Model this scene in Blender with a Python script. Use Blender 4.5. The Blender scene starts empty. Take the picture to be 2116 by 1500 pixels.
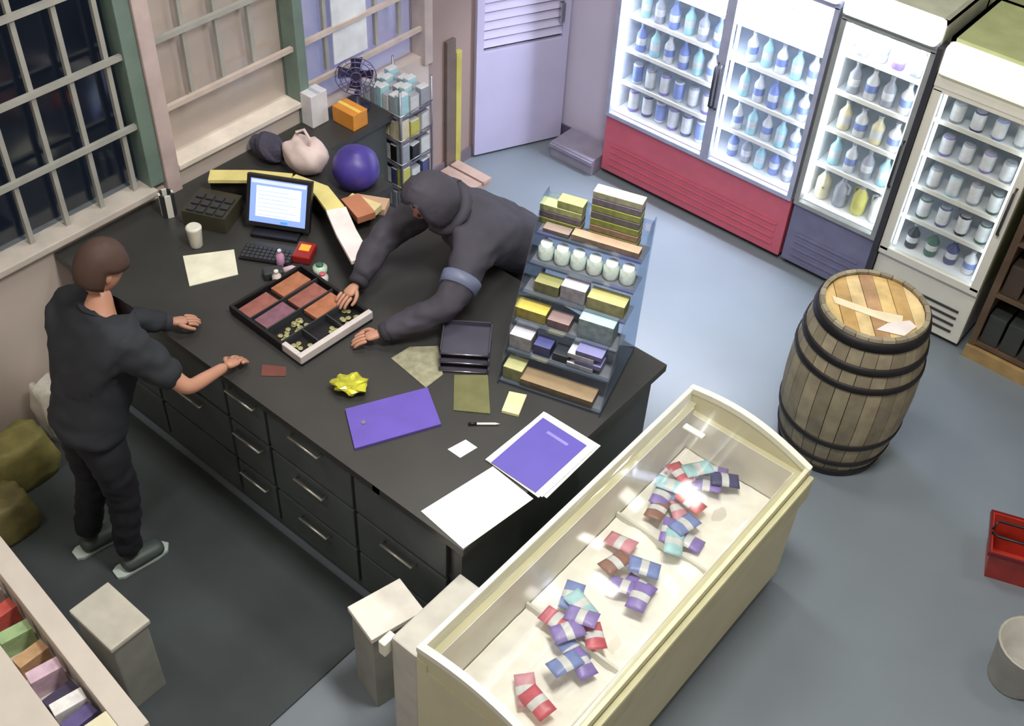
import bpy, bmesh, math, random
from mathutils import Vector, Matrix, noise
PI = math.pi
R = math.radians
C = bpy.context.scene.collection
rnd = random.Random(7)

# ------------------------------------------------------------------ camera
cam_d = bpy.data.cameras.new('camera')
cam = bpy.data.objects.new('camera', cam_d); C.objects.link(cam)
F_PX, PITCH, ROLL, YAW, CAM_H = 2365.0, 0.771, 0.060, -0.656, 4.524
cam_d.sensor_width = 36; cam_d.lens = 36 * F_PX / 2116; cam_d.clip_start = .05
_F = Vector((math.sin(YAW) * math.cos(PITCH), math.cos(YAW) * math.cos(PITCH), -math.sin(PITCH)))
_R0 = _F.cross(Vector((0, 0, 1))).normalized(); _U0 = _R0.cross(_F)
_R = _R0 * math.cos(ROLL) + _U0 * math.sin(ROLL); _U = _U0 * math.cos(ROLL) - _R0 * math.sin(ROLL)
mw = Matrix((_R, _U, -_F)).transposed().to_4x4(); mw.translation = (0, 0, CAM_H)
cam.matrix_world = mw
bpy.context.scene.camera = cam

# ------------------------------------------------------------------ world, exposure
sc = bpy.context.scene
w = bpy.data.worlds.new('night'); sc.world = w; w.use_nodes = True
w.node_tree.nodes['Background'].inputs[0].default_value = (.010, .013, .020, 1)
w.node_tree.nodes['Background'].inputs[1].default_value = 1.0
sc.view_settings.view_transform = 'Standard'; sc.view_settings.look = 'None'
sc.view_settings.gamma = 1; sc.view_settings.exposure = 0.0; sc.view_settings.use_curve_mapping = False

def area(name, loc, size, power, col, rot=(0, 0, 0), size_y=None, spread=180):
    l = bpy.data.lights.new(name, 'AREA'); l.energy = power; l.color = col
    l.size = size
    if size_y: l.shape = 'RECTANGLE'; l.size_y = size_y
    l.spread = R(spread)
    o = bpy.data.objects.new(name, l); C.objects.link(o); o.location = loc; o.rotation_euler = rot
    return o
WARM = (1.0, .97, .90)
CEIL_LIGHTS = [(-1.1, 2.3, 135), (-2.9, 3.7, 43), (0.9, 4.6, 18), (-3.0, 0.3, 26)]  # last entry: unseen fill lamp added to brighten the staff area
for i, (x, y, p) in enumerate(CEIL_LIGHTS):
    area('ceiling_lamp', (x, y, 4.68), 1.15, p, WARM, size_y=.5)
COOL = (.80, .86, 1.0)
# lamps inside the fridges (strip lights behind the door heads)
area('fridge_lamp', (-2.9, 5.62, 1.70), 1.3, 190, COOL, (R(32), 0, 0), .10)
area('fridge_lamp', (-1.92, 5.62, 1.70),   .46, 75, (.95, .98, 1), (R(32), 0, 0), .10)
area('fridge_lamp', (-1.29, 5.62, 1.56),   .46, 16, (.92, .97, 1), (R(32), 0, 0), .10)

# ------------------------------------------------------------------ materials
def lin(c):
    return tuple(((v / 255) / 12.92 if v / 255 <= .04045 else ((v / 255 + .055) / 1.055) ** 2.4) for v in c)
MATS = {}
def M(name, rgb=None, rough=.5, metal=0, var=.12, scale=8, bump=.0, emit=None, es=1, coat=0):
    if name in MATS: return MATS[name]
    m = bpy.data.materials.new(name); m.use_nodes = True; nt = m.node_tree; b = nt.nodes['Principled BSDF']
    c = lin(rgb)
    tc = nt.nodes.new('ShaderNodeTexCoord'); n = nt.nodes.new('ShaderNodeTexNoise'); n.inputs['Scale'].default_value = scale
    n.inputs['Detail'].default_value = 4
    nt.links.new(tc.outputs['Object'], n.inputs['Vector'])
    r = nt.nodes.new('ShaderNodeValToRGB'); nt.links.new(n.outputs['Fac'], r.inputs[0])
    r.color_ramp.elements[0].position = .3; r.color_ramp.elements[1].position = .7
    r.color_ramp.elements[0].color = (*[v * (1 - var) for v in c], 1)
    r.color_ramp.elements[1].color = (*[min(1, v * (1 + var)) for v in c], 1)
    nt.links.new(r.outputs[0], b.inputs['Base Color'])
    b.inputs['Roughness'].default_value = rough; b.inputs['Metallic'].default_value = metal
    b.inputs['Coat Weight'].default_value = coat
    if bump:
        bp = nt.nodes.new('ShaderNodeBump'); bp.inputs['Strength'].default_value = bump; bp.inputs['Distance'].default_value = .01
        nt.links.new(n.outputs['Fac'], bp.inputs['Height']); nt.links.new(bp.outputs[0], b.inputs['Normal'])
    if emit:
        b.inputs['Emission Color'].default_value = (*lin(emit), 1); b.inputs['Emission Strength'].default_value = es
    MATS[name] = m; return m
def glass(name, tint=(1, 1, 1), refl=.06, rough=.02):
    if name in MATS: return MATS[name]
    m = bpy.data.materials.new(name); m.use_nodes = True; nt = m.node_tree; nt.nodes.clear()
    o = nt.nodes.new('ShaderNodeOutputMaterial'); mx = nt.nodes.new('ShaderNodeMixShader')
    t = nt.nodes.new('ShaderNodeBsdfTransparent'); g = nt.nodes.new('ShaderNodeBsdfGlossy')
    t.inputs[0].default_value = (*tint, 1); g.inputs['Roughness'].default_value = rough
    lw = nt.nodes.new('ShaderNodeLayerWeight'); lw.inputs[0].default_value = .25
    ma = nt.nodes.new('ShaderNodeMath'); ma.operation = 'MULTIPLY_ADD'; ma.inputs[1].default_value = .3; ma.inputs[2].default_value = refl
    nt.links.new(lw.outputs['Facing'], ma.inputs[0]); nt.links.new(ma.outputs[0], mx.inputs[0])
    nt.links.new(t.outputs[0], mx.inputs[1]); nt.links.new(g.outputs[0], mx.inputs[2]); nt.links.new(mx.outputs[0], o.inputs[0])
    MATS[name] = m; return m

# ------------------------------------------------------------------ mesh helpers
def bm_new(): return bmesh.new()
def box(bm, lo, hi, mi=0, bev=0, mat=None):
    g = bmesh.ops.create_cube(bm, size=1); vs = g['verts']
    c = [(a + b) / 2 for a, b in zip(lo, hi)]; s = [abs(b - a) for a, b in zip(lo, hi)]
    bmesh.ops.scale(bm, vec=s, verts=vs); bmesh.ops.translate(bm, vec=c, verts=vs)
    fs = {f for v in vs for f in v.link_faces}
    for f in fs: f.material_index = mi
    if bev:
        es = {e for v in vs for e in v.link_edges}
        r = bmesh.ops.bevel(bm, geom=list(es), offset=bev, segments=2, affect='EDGES', profile=.6)
        for f in r['faces']: f.material_index = mi
        vs = list({v for f in r['faces'] for v in f.verts} | {v for v in vs if v.is_valid})
    if mat: bmesh.ops.transform(bm, matrix=mat, verts=vs)
    return vs
def lathe(bm, prof, seg=16, mi=0, c=(0, 0, 0), mfun=None):
    rings = []
    for r, z in prof:
        rings.append([bm.verts.new((c[0] + r * math.cos(2 * PI * i / seg), c[1] + r * math.sin(2 * PI * i / seg), c[2] + z)) for i in range(seg)])
    for k in range(len(rings) - 1):
        for i in range(seg):
            f = bm.faces.new((rings[k][i], rings[k][(i + 1) % seg], rings[k + 1][(i + 1) % seg], rings[k + 1][i]))
            f.material_index = mfun(k) if mfun else mi; f.smooth = True
    for rg, flip in ((rings[0], True), (rings[-1], False)):
        f = bm.faces.new(list(reversed(rg)) if flip else rg); f.material_index = mfun(0 if flip else len(prof) - 2) if mfun else mi
def tube(bm, pts, r, seg=8, mi=0):
    pts = [Vector(p) for p in pts]; rings = []
    for i, p in enumerate(pts):
        d = (pts[min(i + 1, len(pts) - 1)] - pts[max(i - 1, 0)]).normalized()
        a = d.cross(Vector((0, 0, 1)) if abs(d.z) < .9 else Vector((1, 0, 0))).normalized(); b = d.cross(a)
        rr = r[i] if isinstance(r, (list, tuple)) else r
        rings.append([bm.verts.new(p + a * rr * math.cos(2 * PI * k / seg) + b * rr * math.sin(2 * PI * k / seg)) for k in range(seg)])
    for k in range(len(rings) - 1):
        for i in range(seg):
            f = bm.faces.new((rings[k][i], rings[k][(i + 1) % seg], rings[k + 1][(i + 1) % seg], rings[k + 1][i])); f.smooth = True; f.material_index = mi
    bm.faces.new(list(reversed(rings[0]))).material_index = mi; bm.faces.new(rings[-1]).material_index = mi
def prism(bm, poly, z0, z1, mi=0):
    a = [bm.verts.new((x, y, z0)) for x, y in poly]; b = [bm.verts.new((x, y, z1)) for x, y in poly]
    n = len(poly)
    for i in range(n): bm.faces.new((a[i], a[(i + 1) % n], b[(i + 1) % n], b[i])).material_index = mi
    bm.faces.new(list(reversed(a))).material_index = mi; bm.faces.new(b).material_index = mi
def obj(name, bm, mats, parent=None, loc=None):
    bmesh.ops.recalc_face_normals(bm, faces=bm.faces)
    me = bpy.data.meshes.new(name); bm.to_mesh(me); bm.free()
    for m in (mats if isinstance(mats, (list, tuple)) else [mats]): me.materials.append(m)
    o = bpy.data.objects.new(name, me); C.objects.link(o)
    if parent: o.parent = parent
    if loc: o.location = loc
    return o
def tag(o, label, cat, group=None):
    o['label'] = label; o['category'] = cat
    if group: o['group'] = group
    return o
def thing(name, label, cat, loc=(0, 0, 0), rz=0, group=None):
    o = bpy.data.objects.new(name, None); C.objects.link(o); o.location = loc; o.rotation_euler = (0, 0, rz)
    return tag(o, label, cat, group)
def struct(name, bm, m, parent=None):
    o = obj(name, bm, m, parent)
    if not parent: o['kind'] = 'structure'
    return o
def copy_tree(o, parent=None):
    c = o.copy(); C.objects.link(c); c.parent = parent
    for ch in o.children: copy_tree(ch, c)
    return c
def B(name, lo, hi, m, parent=None, bev=0, label=None):
    bm = bm_new(); box(bm, lo, hi, bev=bev); o = obj(name, bm, m, parent)
    if label: o['label'] = label
    return o

# ------------------------------------------------------------------ palette
floor_m = M('floor_vinyl', (124, 134, 144), .34, var=.06, scale=1.5, bump=.02)
wall_m = M('wall_pale', (205, 192, 184), .7, var=.04, scale=3)
wall_ol = M('wall_olive', (168, 174, 132), .8, var=.06, scale=2)
wall_lav = M('wall_lavender', (206, 200, 222), .7, var=.05, scale=2)
wall_pk = M('wall_pinkish', (160, 140, 135), .7, var=.05, scale=2)
ceil_m = M('ceiling_white', (190, 188, 180), .9)
bar_m = M('bar_paint', (165, 165, 160), .5, var=.1)
post_g = M('post_greenish', (112, 132, 124), .5, var=.1)
dark_c = M('counter_top', (58, 58, 58), .38, var=.1, scale=5)
dark_f = M('counter_front', (76, 82, 84), .45, var=.12, scale=3)
white = M('white_enamel', (225, 224, 215), .35, var=.03)
cream = M('cream_enamel', (214, 212, 180), .4, var=.05)
steel = M('steel', (180, 182, 185), .28, 1, var=.05)
black = M('black_plastic', (24, 24, 28), .4, var=.1)
dgrey = M('dark_grey', (55, 57, 62), .5)
gls = glass('clear_glass')
gls_n = glass('night_glass', (.75, .8, .85), .02, .12)

# ------------------------------------------------------------------ setting
WX = -4.38
struct('floor', (lambda b: (box(b, (-4.5, -.8, -.1), (2.6, 6.5, 0)), b)[1])(bm_new()), floor_m)
struct('ceiling', (lambda b: (box(b, (-4.6, -.8, 4.8), (2.6, 6.5, 4.9)), b)[1])(bm_new()), ceil_m)
b = bm_new(); box(b, (-4.6, 6.3, -.1), (2.6, 6.4, 4.8)); struct('wall_back', b, wall_ol)
b = bm_new(); box(b, (-4.38, 5.72, 0), (-3.64, 5.8, 4.8)); struct('wall_alcove', b, wall_lav)
b = bm_new(); box(b, (2.5, -.8, 0), (2.6, 6.3, 4.8)); struct('wall_right', b, wall_m)
b = bm_new(); box(b, (-4.5, -.8, 0), (2.5, -.7, 4.8)); struct('wall_front', b, wall_m)
# left wall: low wall, head wall, solid run towards the back
b = bm_new()
box(b, (WX - .12, -.7, 0), (WX, 2.70, .99)); box(b, (WX - .12, 2.70, 0), (WX, 3.62, 1.05)); box(b, (WX - .12, 3.62, 0), (WX, 4.66, .95))
box(b, (WX - .12, -.7, 2.75), (WX, 4.66, 4.8)); box(b, (WX - .12, -.7, .99), (WX, .6, 2.75))
struct('wall_left', b, wall_m)
b = bm_new(); box(b, (WX - .12, 4.66, 0), (WX, 5.72, 4.8)); struct('wall_left', b, wall_pk)
# sills
b = bm_new(); box(b, (WX - .12, .6, .992), (WX + .05, 2.60, 1.03), bev=.006); struct('trim_1', b, M('sill', (200, 192, 184), .5))
b = bm_new(); box(b, (WX - .12, 2.76, 1.052), (WX + .03, 3.60, 1.085), bev=.006); struct('trim_2', b, M('sill_bright', (235, 225, 215), .45))
# pillar + posts
b = bm_new(); box(b, (WX - .1, 2.67, .0), (WX + .035, 2.755, 3.0), bev=.006); struct('trim_3', b, M('pillar_pink', (196, 178, 176), .55))
b = bm_new(); box(b, (WX - .1, 2.585, 1.03), (WX + .02, 2.668, 3.0), bev=.005); struct('trim_4', b, post_g)
b = bm_new(); box(b, (WX - .1, 3.60, .75), (WX + .03, 3.665, 3.0), bev=.005); struct('trim_5', b, post_g)
b = bm_new(); box(b, (WX - .1, 4.60, .9), (WX + .03, 4.67, 3.0), bev=.005); struct('trim_6', b, M('post_pale', (190, 175, 170), .5))
def window(n, y0, y1, z0, z1, gm):
    o = thing(f'window_{n}', '', ''); del o['label'], o['category']; o['kind'] = 'structure'
    bm = bm_new(); box(bm, (WX - .085, y0, z0), (WX - .08, y1, z1)); obj('glass_pane', bm, gm, o)
    return o
gls_p = glass('plain_pane', (.97, .97, .97), .02, .2)
w1 = window(1, .6, 2.585, 1.03, 2.75, gls_n)
w2 = window(2, 2.755, 3.60, 1.085, 2.75, gls_p)
w3 = window(3, 3.665, 4.60, .95, 2.75, gls_p)
vb_proto = None
def vbar(par, y, z0, z1):
    global vb_proto
    bm = bm_new(); box(bm, (WX - .045, y - .012, z0), (WX - .021, y + .012, z1)); obj('vertical_bar', bm, bar_m, par)
def hbar(par, z, y0, y1, m=bar_m):
    bm = bm_new(); box(bm, (WX - .02, y0, z - .013), (WX + .004, y1, z + .013)); obj('horizontal_bar', bm, m, par)
bm_l = M('bar_light', (205, 190, 182), .5)
for k in range(10): vbar(w1, 2.52 - .197 * k, 1.03, 2.75)
for z in (1.385, 1.76, 2.13, 2.5): hbar(w1, z, .6, 2.585)
for y in (2.955, 3.155, 3.36): vbar(w2, y, 1.41, 2.75)
for z, m in ((1.40, bm_l), (1.765, bar_m), (2.13, bar_m)): hbar(w2, z, 2.755, 3.60, m)
for y in (3.86, 4.05, 4.25, 4.44): vbar(w3, y, 1.16, 2.75)
for z in (1.14, 1.40, 1.77): hbar(w3, z, 3.665, 4.60, bm_l)
# what shows behind windows 2 and 3
b = bm_new(); box(b, (WX - .118, 2.755, 1.085), (WX - .10, 3.60, 2.75))
obj('window_blind', b, M('blind', (214, 200, 192), .8, var=.06, scale=3), w2)
b = bm_new(); box(b, (WX - .118, 3.665, .95), (WX - .10, 4.60, 2.75))
obj('frosted_sheet', b, M('frosted', (170, 172, 200), .6, var=.12, scale=4, emit=(150, 155, 200), es=.45), w3)
b = bm_new(); box(b, (WX - .018, 3.90, 1.18), (WX - .010, 4.16, 1.72))
tag(obj('window_poster', b, M('poster_white', (232, 238, 246), .4)), 'white poster hung on the bars of the window above the fan', 'poster')
b = bm_new(); box(b, (WX, 4.68, 0), (WX + .015, 5.72, .09)); struct('baseboard_left', b, M('skirt', (120, 108, 118), .6))
b = bm_new(); box(b, (WX + .015, 5.705, 0), (-3.64, 5.72, .10)); struct('baseboard_back', b, M('skirt2', (95, 85, 120), .6))
# ceiling lights, the last one an added fill for the staff area
for i, (x, y, p) in enumerate(CEIL_LIGHTS):
    t = thing('ceiling_light', ['rectangular ceiling light above the chest freezer', 'rectangular ceiling light above the back of the counter',
              'rectangular ceiling light above the empty floor on the right', 'unseen rectangular fill light added above the staff area'][i], 'light', (x, y, 4.8), group='ceiling lights')
    bm = bm_new(); box(bm, (-.62, -.29, -.08), (.62, .29, 0), bev=.01); obj('housing', bm, white, t)
    bm = bm_new(); box(bm, (-.58, -.25, -.092), (.58, .25, -.082)); obj('diffuser', bm, M('lamp_diffuser', (240, 240, 235), .5, emit=(255, 250, 235), es=2), t)
# pale louvred door standing open across the corner, with its yellow jamb
t = thing('door_1', '', ''); del t['label'], t['category']; t['kind'] = 'structure'
a0 = Vector((-4.36, 5.08, 0)); a1 = Vector((-4.08, 5.69, 0)); d = (a1 - a0); L = d.length; ang = math.atan2(d.y, d.x)
t.location = a0; t.rotation_euler = (0, 0, ang)
lav = M('door_lavender', (198, 194, 228), .5, var=.05, scale=3)
bm = bm_new(); box(bm, (0, -.02, .02), (L, .02, .80), bev=.004); box(bm, (0, -.02, .80), (.05, .02, 2.0)); box(bm, (L - .05, -.02, .80), (L, .02, 2.0)); box(bm, (.05, -.02, 1.95), (L - .05, .02, 2.0))
obj('door_leaf', bm, lav, t)
for k in range(18):
    bm = bm_new(); box(bm, (.05, -.022, -.026), (L - .05, -.012, .026)); s = obj('slat', bm, lav, t)
    s.location = (0, .012, .84 + k * .062); s.rotation_euler = (R(-28), 0, 0)
bm = bm_new(); box(bm, (L - .09, -.06, .93), (L - .06, -.02, 1.06), bev=.004); obj('handle', bm, steel, t)
bm = bm_new(); box(bm, (-4.378, 4.885, 0), (-4.345, 4.935, .88), bev=.004); struct('trim_7', bm, M('yellow_jamb', (190, 180, 95), .5))
bm = bm_new(); box(bm, (-4.378, 4.80, 0), (-4.35, 4.883, .98), bev=.004); struct('trim_8', bm, M('brown_jamb', (112, 98, 92), .6))

# ------------------------------------------------------------------ rubber mat in the staff area
bm = bm_new(); box(bm, (-4.34, .45, .001), (-2.18, 2.02, .012), bev=.003)
tag(obj('floor_mat', bm, M('rubber', (58, 65, 67), .75, var=.18, scale=3, bump=.2)), 'dark rubber mat covering the floor behind the counter', 'mat')

# ------------------------------------------------------------------ counter
t = thing('shop_counter', 'long dark counter with drawers facing the staff side', 'counter', (0, 0, 0))
bm = bm_new(); prism(bm, [(-4.37, 2.0), (-1.72, 2.0), (-1.72, 3.38), (-3.58, 3.38), (-3.58, 3.53), (-4.06, 3.53), (-4.06, 4.02), (-4.37, 4.02)], .91, .95)
obj('worktop', bm, dark_c, t)
bm = bm_new(); box(bm, (-1.80, 2.04, 0), (-1.76, 3.34, .91)); box(bm, (-3.86, 3.30, 0), (-1.80, 3.34, .91)); box(bm, (-4.33, 2.06, .0), (-1.80, 2.09, .91)); box(bm, (-4.12, 3.34, 0), (-4.09, 3.99, .91))
obj('carcass', bm, dark_f, t)
hm = M('drawer_handle', (190, 190, 185), .3, .8)
fm = M('drawer_face', (82, 90, 92), .5, var=.15, scale=6)
for k, x0 in enumerate((-4.30, -3.74, -3.18, -2.90, -2.36)):
    x1 = (-3.76, -3.20, -2.92, -2.38, -1.84)[k]
    for (z0, z1) in ((.62, .88), (.34, .60), (.08, .32)):
        bm = bm_new(); box(bm, (x0, 2.035, z0), (x1, 2.058, z1), bev=.004); dr = obj('drawer', bm, fm, t)
        if z0 == .34 or k in (2, 3):
            c = (x0 + x1) / 2; hw = min(.09, (x1 - x0) / 2 - .03)
            bm = bm_new(); tube(bm, [(c - hw, 2.035, z1 - .04), (c - hw, 2.008, z1 - .04), (c + hw, 2.008, z1 - .04), (c + hw, 2.035, z1 - .04)], .008); obj('handle', bm, hm, dr)
bm = bm_new(); box(bm, (-2.21, 2.0, .905), (-2.17, 2.012, .948)); obj('edge_clip', bm, steel, t)
# raised ledge on the customer side
bm = bm_new()
def strip(bm, pts, wd, z0, z1, mi=0):
    P = [Vector((x, y, 0)) for x, y in pts]; Lf, Rt = [], []
    for i, p in enumerate(P):
        d = (P[min(i + 1, len(P) - 1)] - P[max(i - 1, 0)]).normalized(); n = Vector((-d.y, d.x, 0))
        Lf.append(p + n * wd / 2); Rt.append(p - n * wd / 2)
    for i in range(len(P) - 1):
        prism(bm, [(v.x, v.y) for v in (Rt[i], Rt[i + 1], Lf[i + 1], Lf[i])], z0, z1, mi)
LP = [(-4.16, 2.80), (-4.0, 2.95), (-3.84, 3.06), (-3.66, 3.10), (-3.49, 3.04), (-3.32, 2.945), (-3.12, 2.85)]
t = thing('raised_ledge', 'narrow raised white ledge curving behind the monitor', 'ledge', (0, 0, 0))
strip(bm, LP[:3], .09, 1.082, 1.10, 0); strip(bm, LP[2:5], .09, 1.082, 1.10, 0); obj('ledge_top', bm, M('ledge_yellowish', (226, 214, 140), .5), t)
bm = bm_new(); strip(bm, LP[4:], .10, 1.082, 1.102); obj('ledge_end', bm, M('ledge_white', (240, 232, 232), .4), t)
bm = bm_new(); strip(bm, LP, .02, .951, 1.082); obj('riser_panel', bm, M('riser', (40, 38, 36), .6), t)

# ------------------------------------------------------------------ fridges
shelf_m = M('fridge_shelf', (215, 222, 228), .4)
inner = M('fridge_liner', (238, 242, 246), .5, var=.01)
hdr_c = M('header_lit', (235, 238, 235), .4, emit=(245, 252, 250), es=1.0)
hdr_c2 = M('header_lit_warm', (235, 238, 215), .4, emit=(248, 250, 220), es=.85)
tube_c = M('fluoro_tube', (240, 245, 255), .4, emit=(215, 228, 255), es=16)
tube_w = M('fluoro_tube_white', (240, 245, 255), .4, emit=(240, 250, 255), es=12)
FY, BY = 5.52, 6.14
def fridge(label, x0, x1, zg0, zg1, top, base_m, body_m, doors, frame_m, hdr, tm, shelves, hz, fw=.03):
    t = thing('drinks_fridge', label, 'fridge', ((x0 + x1) / 2, FY, 0))
    o = -(x0 + x1) / 2; X0, X1 = x0 + o, x1 + o
    D = BY - FY
    bm = bm_new()
    box(bm, (X0, .03, zg0 - .03), (X0 + .025, D, top)); box(bm, (X1 - .025, .03, zg0 - .03), (X1, D, top)); box(bm, (X0, D - .03, zg0 - .03), (X1, D, top)); box(bm, (X0, .03, top - .03), (X1, D, top))
    obj('cabinet', bm, body_m, t)
    bm = bm_new()
    box(bm, (X0 + .025, .045, zg0 - .03), (X1 - .025, D - .03, zg0 - .002)); box(bm, (X0 + .026, D - .04, zg0), (X1 - .026, D - .031, zg1)); box(bm, (X0 + .026, .05, zg0), (X0 + .032, D - .04, zg1)); box(bm, (X1 - .032, .05, zg0), (X1 - .026, D - .04, zg1))
    box(bm, (X0 + .026, .05, zg1), (X1 - .026, D - .04, zg1 + .01))
    obj('liner', bm, inner, t)
    bm = bm_new(); box(bm, (X0, .02, .04), (X1, D, zg0 - .031), bev=.006); bs = obj('base', bm, base_m, t)
    bm = bm_new(); box(bm, (X0 + .02, .06, 0), (X1 - .02, D - .03, .04)); obj('plinth', bm, dgrey, t)
    for k in range(4):
        z = .10 + k * .05
        bm = bm_new(); box(bm, (X0 + .06, .012, z), (X1 - .06, .02, z + .012)); obj('vent_slat', bm, dgrey if base_m is white else base_m, bs)
    bm = bm_new(); box(bm, (X0, -.01, zg1 + .02), (X1, .03, hz[0])); obj('head_panel', bm, frame_m, t) if hz[0] > zg1 + .025 else bm.free()
    bm = bm_new(); box(bm, (X0 + .005, -.05, hz[0]), (X1 - .005, .06, hz[1]), bev=.025); obj('header_sign', bm, hdr, t)
    n = len(doors) - 1
    for k in range(n):
        a, c = doors[k] + o, doors[k + 1] + o
        bm = bm_new()
        box(bm, (a, -.005, zg0 - .03), (c, .03, zg0 + fw - .03), bev=.004); box(bm, (a, -.005, zg1 - .01), (c, .03, zg1 + .02), bev=.004)
        box(bm, (a, -.005, zg0), (a + fw, .03, zg1)); box(bm, (c - fw, -.005, zg0), (c, .03, zg1))
        dd = obj('door', bm, frame_m, t)
        bm = bm_new(); box(bm, (a + fw, .008, zg0 - .03 + fw), (c - fw, .014, zg1 - .01)); obj('glass', bm, gls, dd)
        hx = c - fw / 2 if k % 2 == 0 else a + fw / 2
        bm = bm_new(); tube(bm, [(hx, -.005, .85), (hx, -.035, .87), (hx, -.035, 1.13), (hx, -.005, 1.15)], .008); obj('handle', bm, dgrey, dd)
        for s in ((a + fw + .012), (c - fw - .012)):
            bm = bm_new(); tube(bm, [(s, .052, zg0 + .03), (s, .052, zg1 - .04)], .010); obj('lamp_tube', bm, tm, t)
    for z in shelves:
        bm = bm_new(); box(bm, (X0 + .035, .09, z - .008), (X1 - .035, D - .045, z)); sh = obj('shelf', bm, shelf_m, t)
        bm = bm_new(); box(bm, (X0 + .035, .078, z - .014), (X1 - .035, .09, z + .012)); obj('price_rail', bm, white, sh)
    return t
red_b = M('red_base', (206, 98, 118), .45, var=.06)
f_blue = M('frame_bluish', (170, 176, 205), .4)
base_d = M('base_bluegrey', (118, 118, 150), .5)
S1 = [.70, .93, 1.16, 1.39]
fridge('wide double-door drinks fridge with bright interior above a red base', -3.60, -2.20, .50, 1.72, 1.93, red_b, white, (-3.60, -2.83, -2.20), f_blue, hdr_c, tube_c, S1, (1.75, 1.92))
S3 = [.74, .98, 1.22, 1.45]
fridge('single-door drinks fridge with lit header between the double fridge and the narrow one', -2.18, -1.64, .50, 1.68, 1.85, base_d, M('fridge_side', (190, 192, 180), .5), (-2.18, -1.64), M('frame_grey', (150, 155, 158), .4), hdr_c, tube_w, S3, (1.72, 1.85))
S4 = [.66, .87, 1.08, 1.29]
fridge('white single-door fridge with rounded lit header at the right end of the row', -1.60, -.99, .45, 1.50, 1.78, white, M('fridge_side_olive', (176, 184, 140), .6), (-1.60, -.99), white, hdr_c2, M('tube_dim', (240, 245, 255), .4, emit=(235, 248, 255), es=5.0), S4, (1.60, 1.76), fw=.05)
# dark gasket strip between the two right-hand fridges
bm = bm_new(); box(bm, (-1.636, 5.50, .02), (-1.604, 5.60, 1.72)); tag(obj('filler_strip', bm, M('gasket', (52, 52, 60), .5)), 'dark upright filler strip between the two right-hand fridges', 'strip')
# low grey step left of the red base
bm = bm_new(); box(bm, (-3.98, 5.46, 0), (-3.62, 5.70, .12), bev=.006); box(bm, (-3.98, 5.445, .085), (-3.62, 5.46, .11))
tag(obj('low_plinth', bm, M('plinth_grey', (150, 145, 165), .5)), 'low grey plinth against the wall left of the red fridge base', 'plinth')

def bottle_bm(h, r, kind):
    bm = bm_new()
    if kind == 'bottle':
        p = [(r * .9, 0), (r, .01), (r, h * .25), (r, h * .26), (r, h * .5), (r, h * .51), (r, h * .6), (r * .38, h * .8), (r * .34, h * .92), (r * .42, h * .925), (r * .42, h)]
        lathe(bm, p, 10, mfun=lambda k: 1 if k == 3 else (2 if k >= 8 else 0))
    elif kind == 'can':
        p = [(r * .85, 0), (r, .008), (r, h * .15), (r, h * .9), (r * .85, h * .97), (r * .8, h)]
        lathe(bm, p, 10, mfun=lambda k: 1 if k == 2 else 2 if k > 3 else 0)
    else:
        p = [(r * .9, 0), (r, .02), (r, h * .6), (r * .5, h * .8), (r * .35, h * .85), (r * .35, h)]
        lathe(bm, p, 10, mfun=lambda k: 2 if k > 3 else 0)
        tube(bm, [(r * .4, 0, h * .82), (r * 1.15, 0, h * .75), (r * 1.1, 0, h * .5), (r * .95, 0, h * .45)], .008, 6)
    return bm
cols = {'blue': (128, 146, 205), 'navy': (76, 78, 124), 'green': (60, 104, 84), 'purple': (142, 124, 196), 'cyan': (172, 216, 226), 'grey': (160, 165, 176),
        'pale': (215, 218, 222), 'yellow': (200, 196, 96), 'red': (204, 96, 112), 'brown': (150, 112, 104), 'pink': (214, 150, 165), 'black': (30, 30, 36), 'cream': (222, 214, 180)}
def cm(c): return M('pack_' + c, cols[c], .4, var=.15, scale=20)
NTH = ['first', 'second', 'third', 'fourth', 'fifth', 'sixth', 'seventh', 'eighth', 'ninth']
protos = {}
def put_bottle(kind, c, x, y, z, h, r, label, group):
    key = (kind, c, h, r)
    if key not in protos:
        o = obj(kind if kind != 'jug' else 'milk_jug', bottle_bm(h, r, kind), [cm(c), cm('pale' if c not in ('pale',) else 'blue'), cm('grey')]); protos[key] = o
    else:
        o = protos[key].copy(); C.objects.link(o)
    o.location = (x, y, z + .001); o.rotation_euler = (0, 0, rnd.random() * 6)
    tag(o, label, {'bottle': 'bottle', 'can': 'can', 'jug': 'jug'}[kind], group)
ordn = ['bottom', 'second lowest', 'middle', 'second highest', 'top']
def fill(name, x0, x1, zs, spec, y=5.66, step=.095):
    for k, z in enumerate(zs):
        kind, cl, h, r = spec[k]
        if kind is None: continue
        n = int((x1 - x0) / step)
        for i in range(n):
            c = cl[(i * 7 + k * 3) % len(cl)]
            x = x0 + (i + .5) * (x1 - x0) / n
            kn = {'bottle': 'bottle', 'can': 'drink can', 'jug': 'jug'}[kind]
            put_bottle(kind, c, x, y + rnd.uniform(-.01, .01), z, h, r, f'{c} {kn}, {NTH[i]} from the left, {ordn[k]} shelf of the {name}', f'{c} {kn}s on the {ordn[k]} shelf of the {name}')
fill('double fridge, left door', -3.53, -2.90, [.50] + S1, [('can', ['purple', 'navy', 'pale'], .15, .037), ('can', ['pale', 'grey', 'purple'], .14, .034), ('bottle', ['blue', 'cyan', 'pale'], .19, .034), ('bottle', ['cyan', 'grey', 'blue'], .19, .034), ('bottle', ['pale', 'pink', 'cyan'], .19, .032)])
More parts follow.
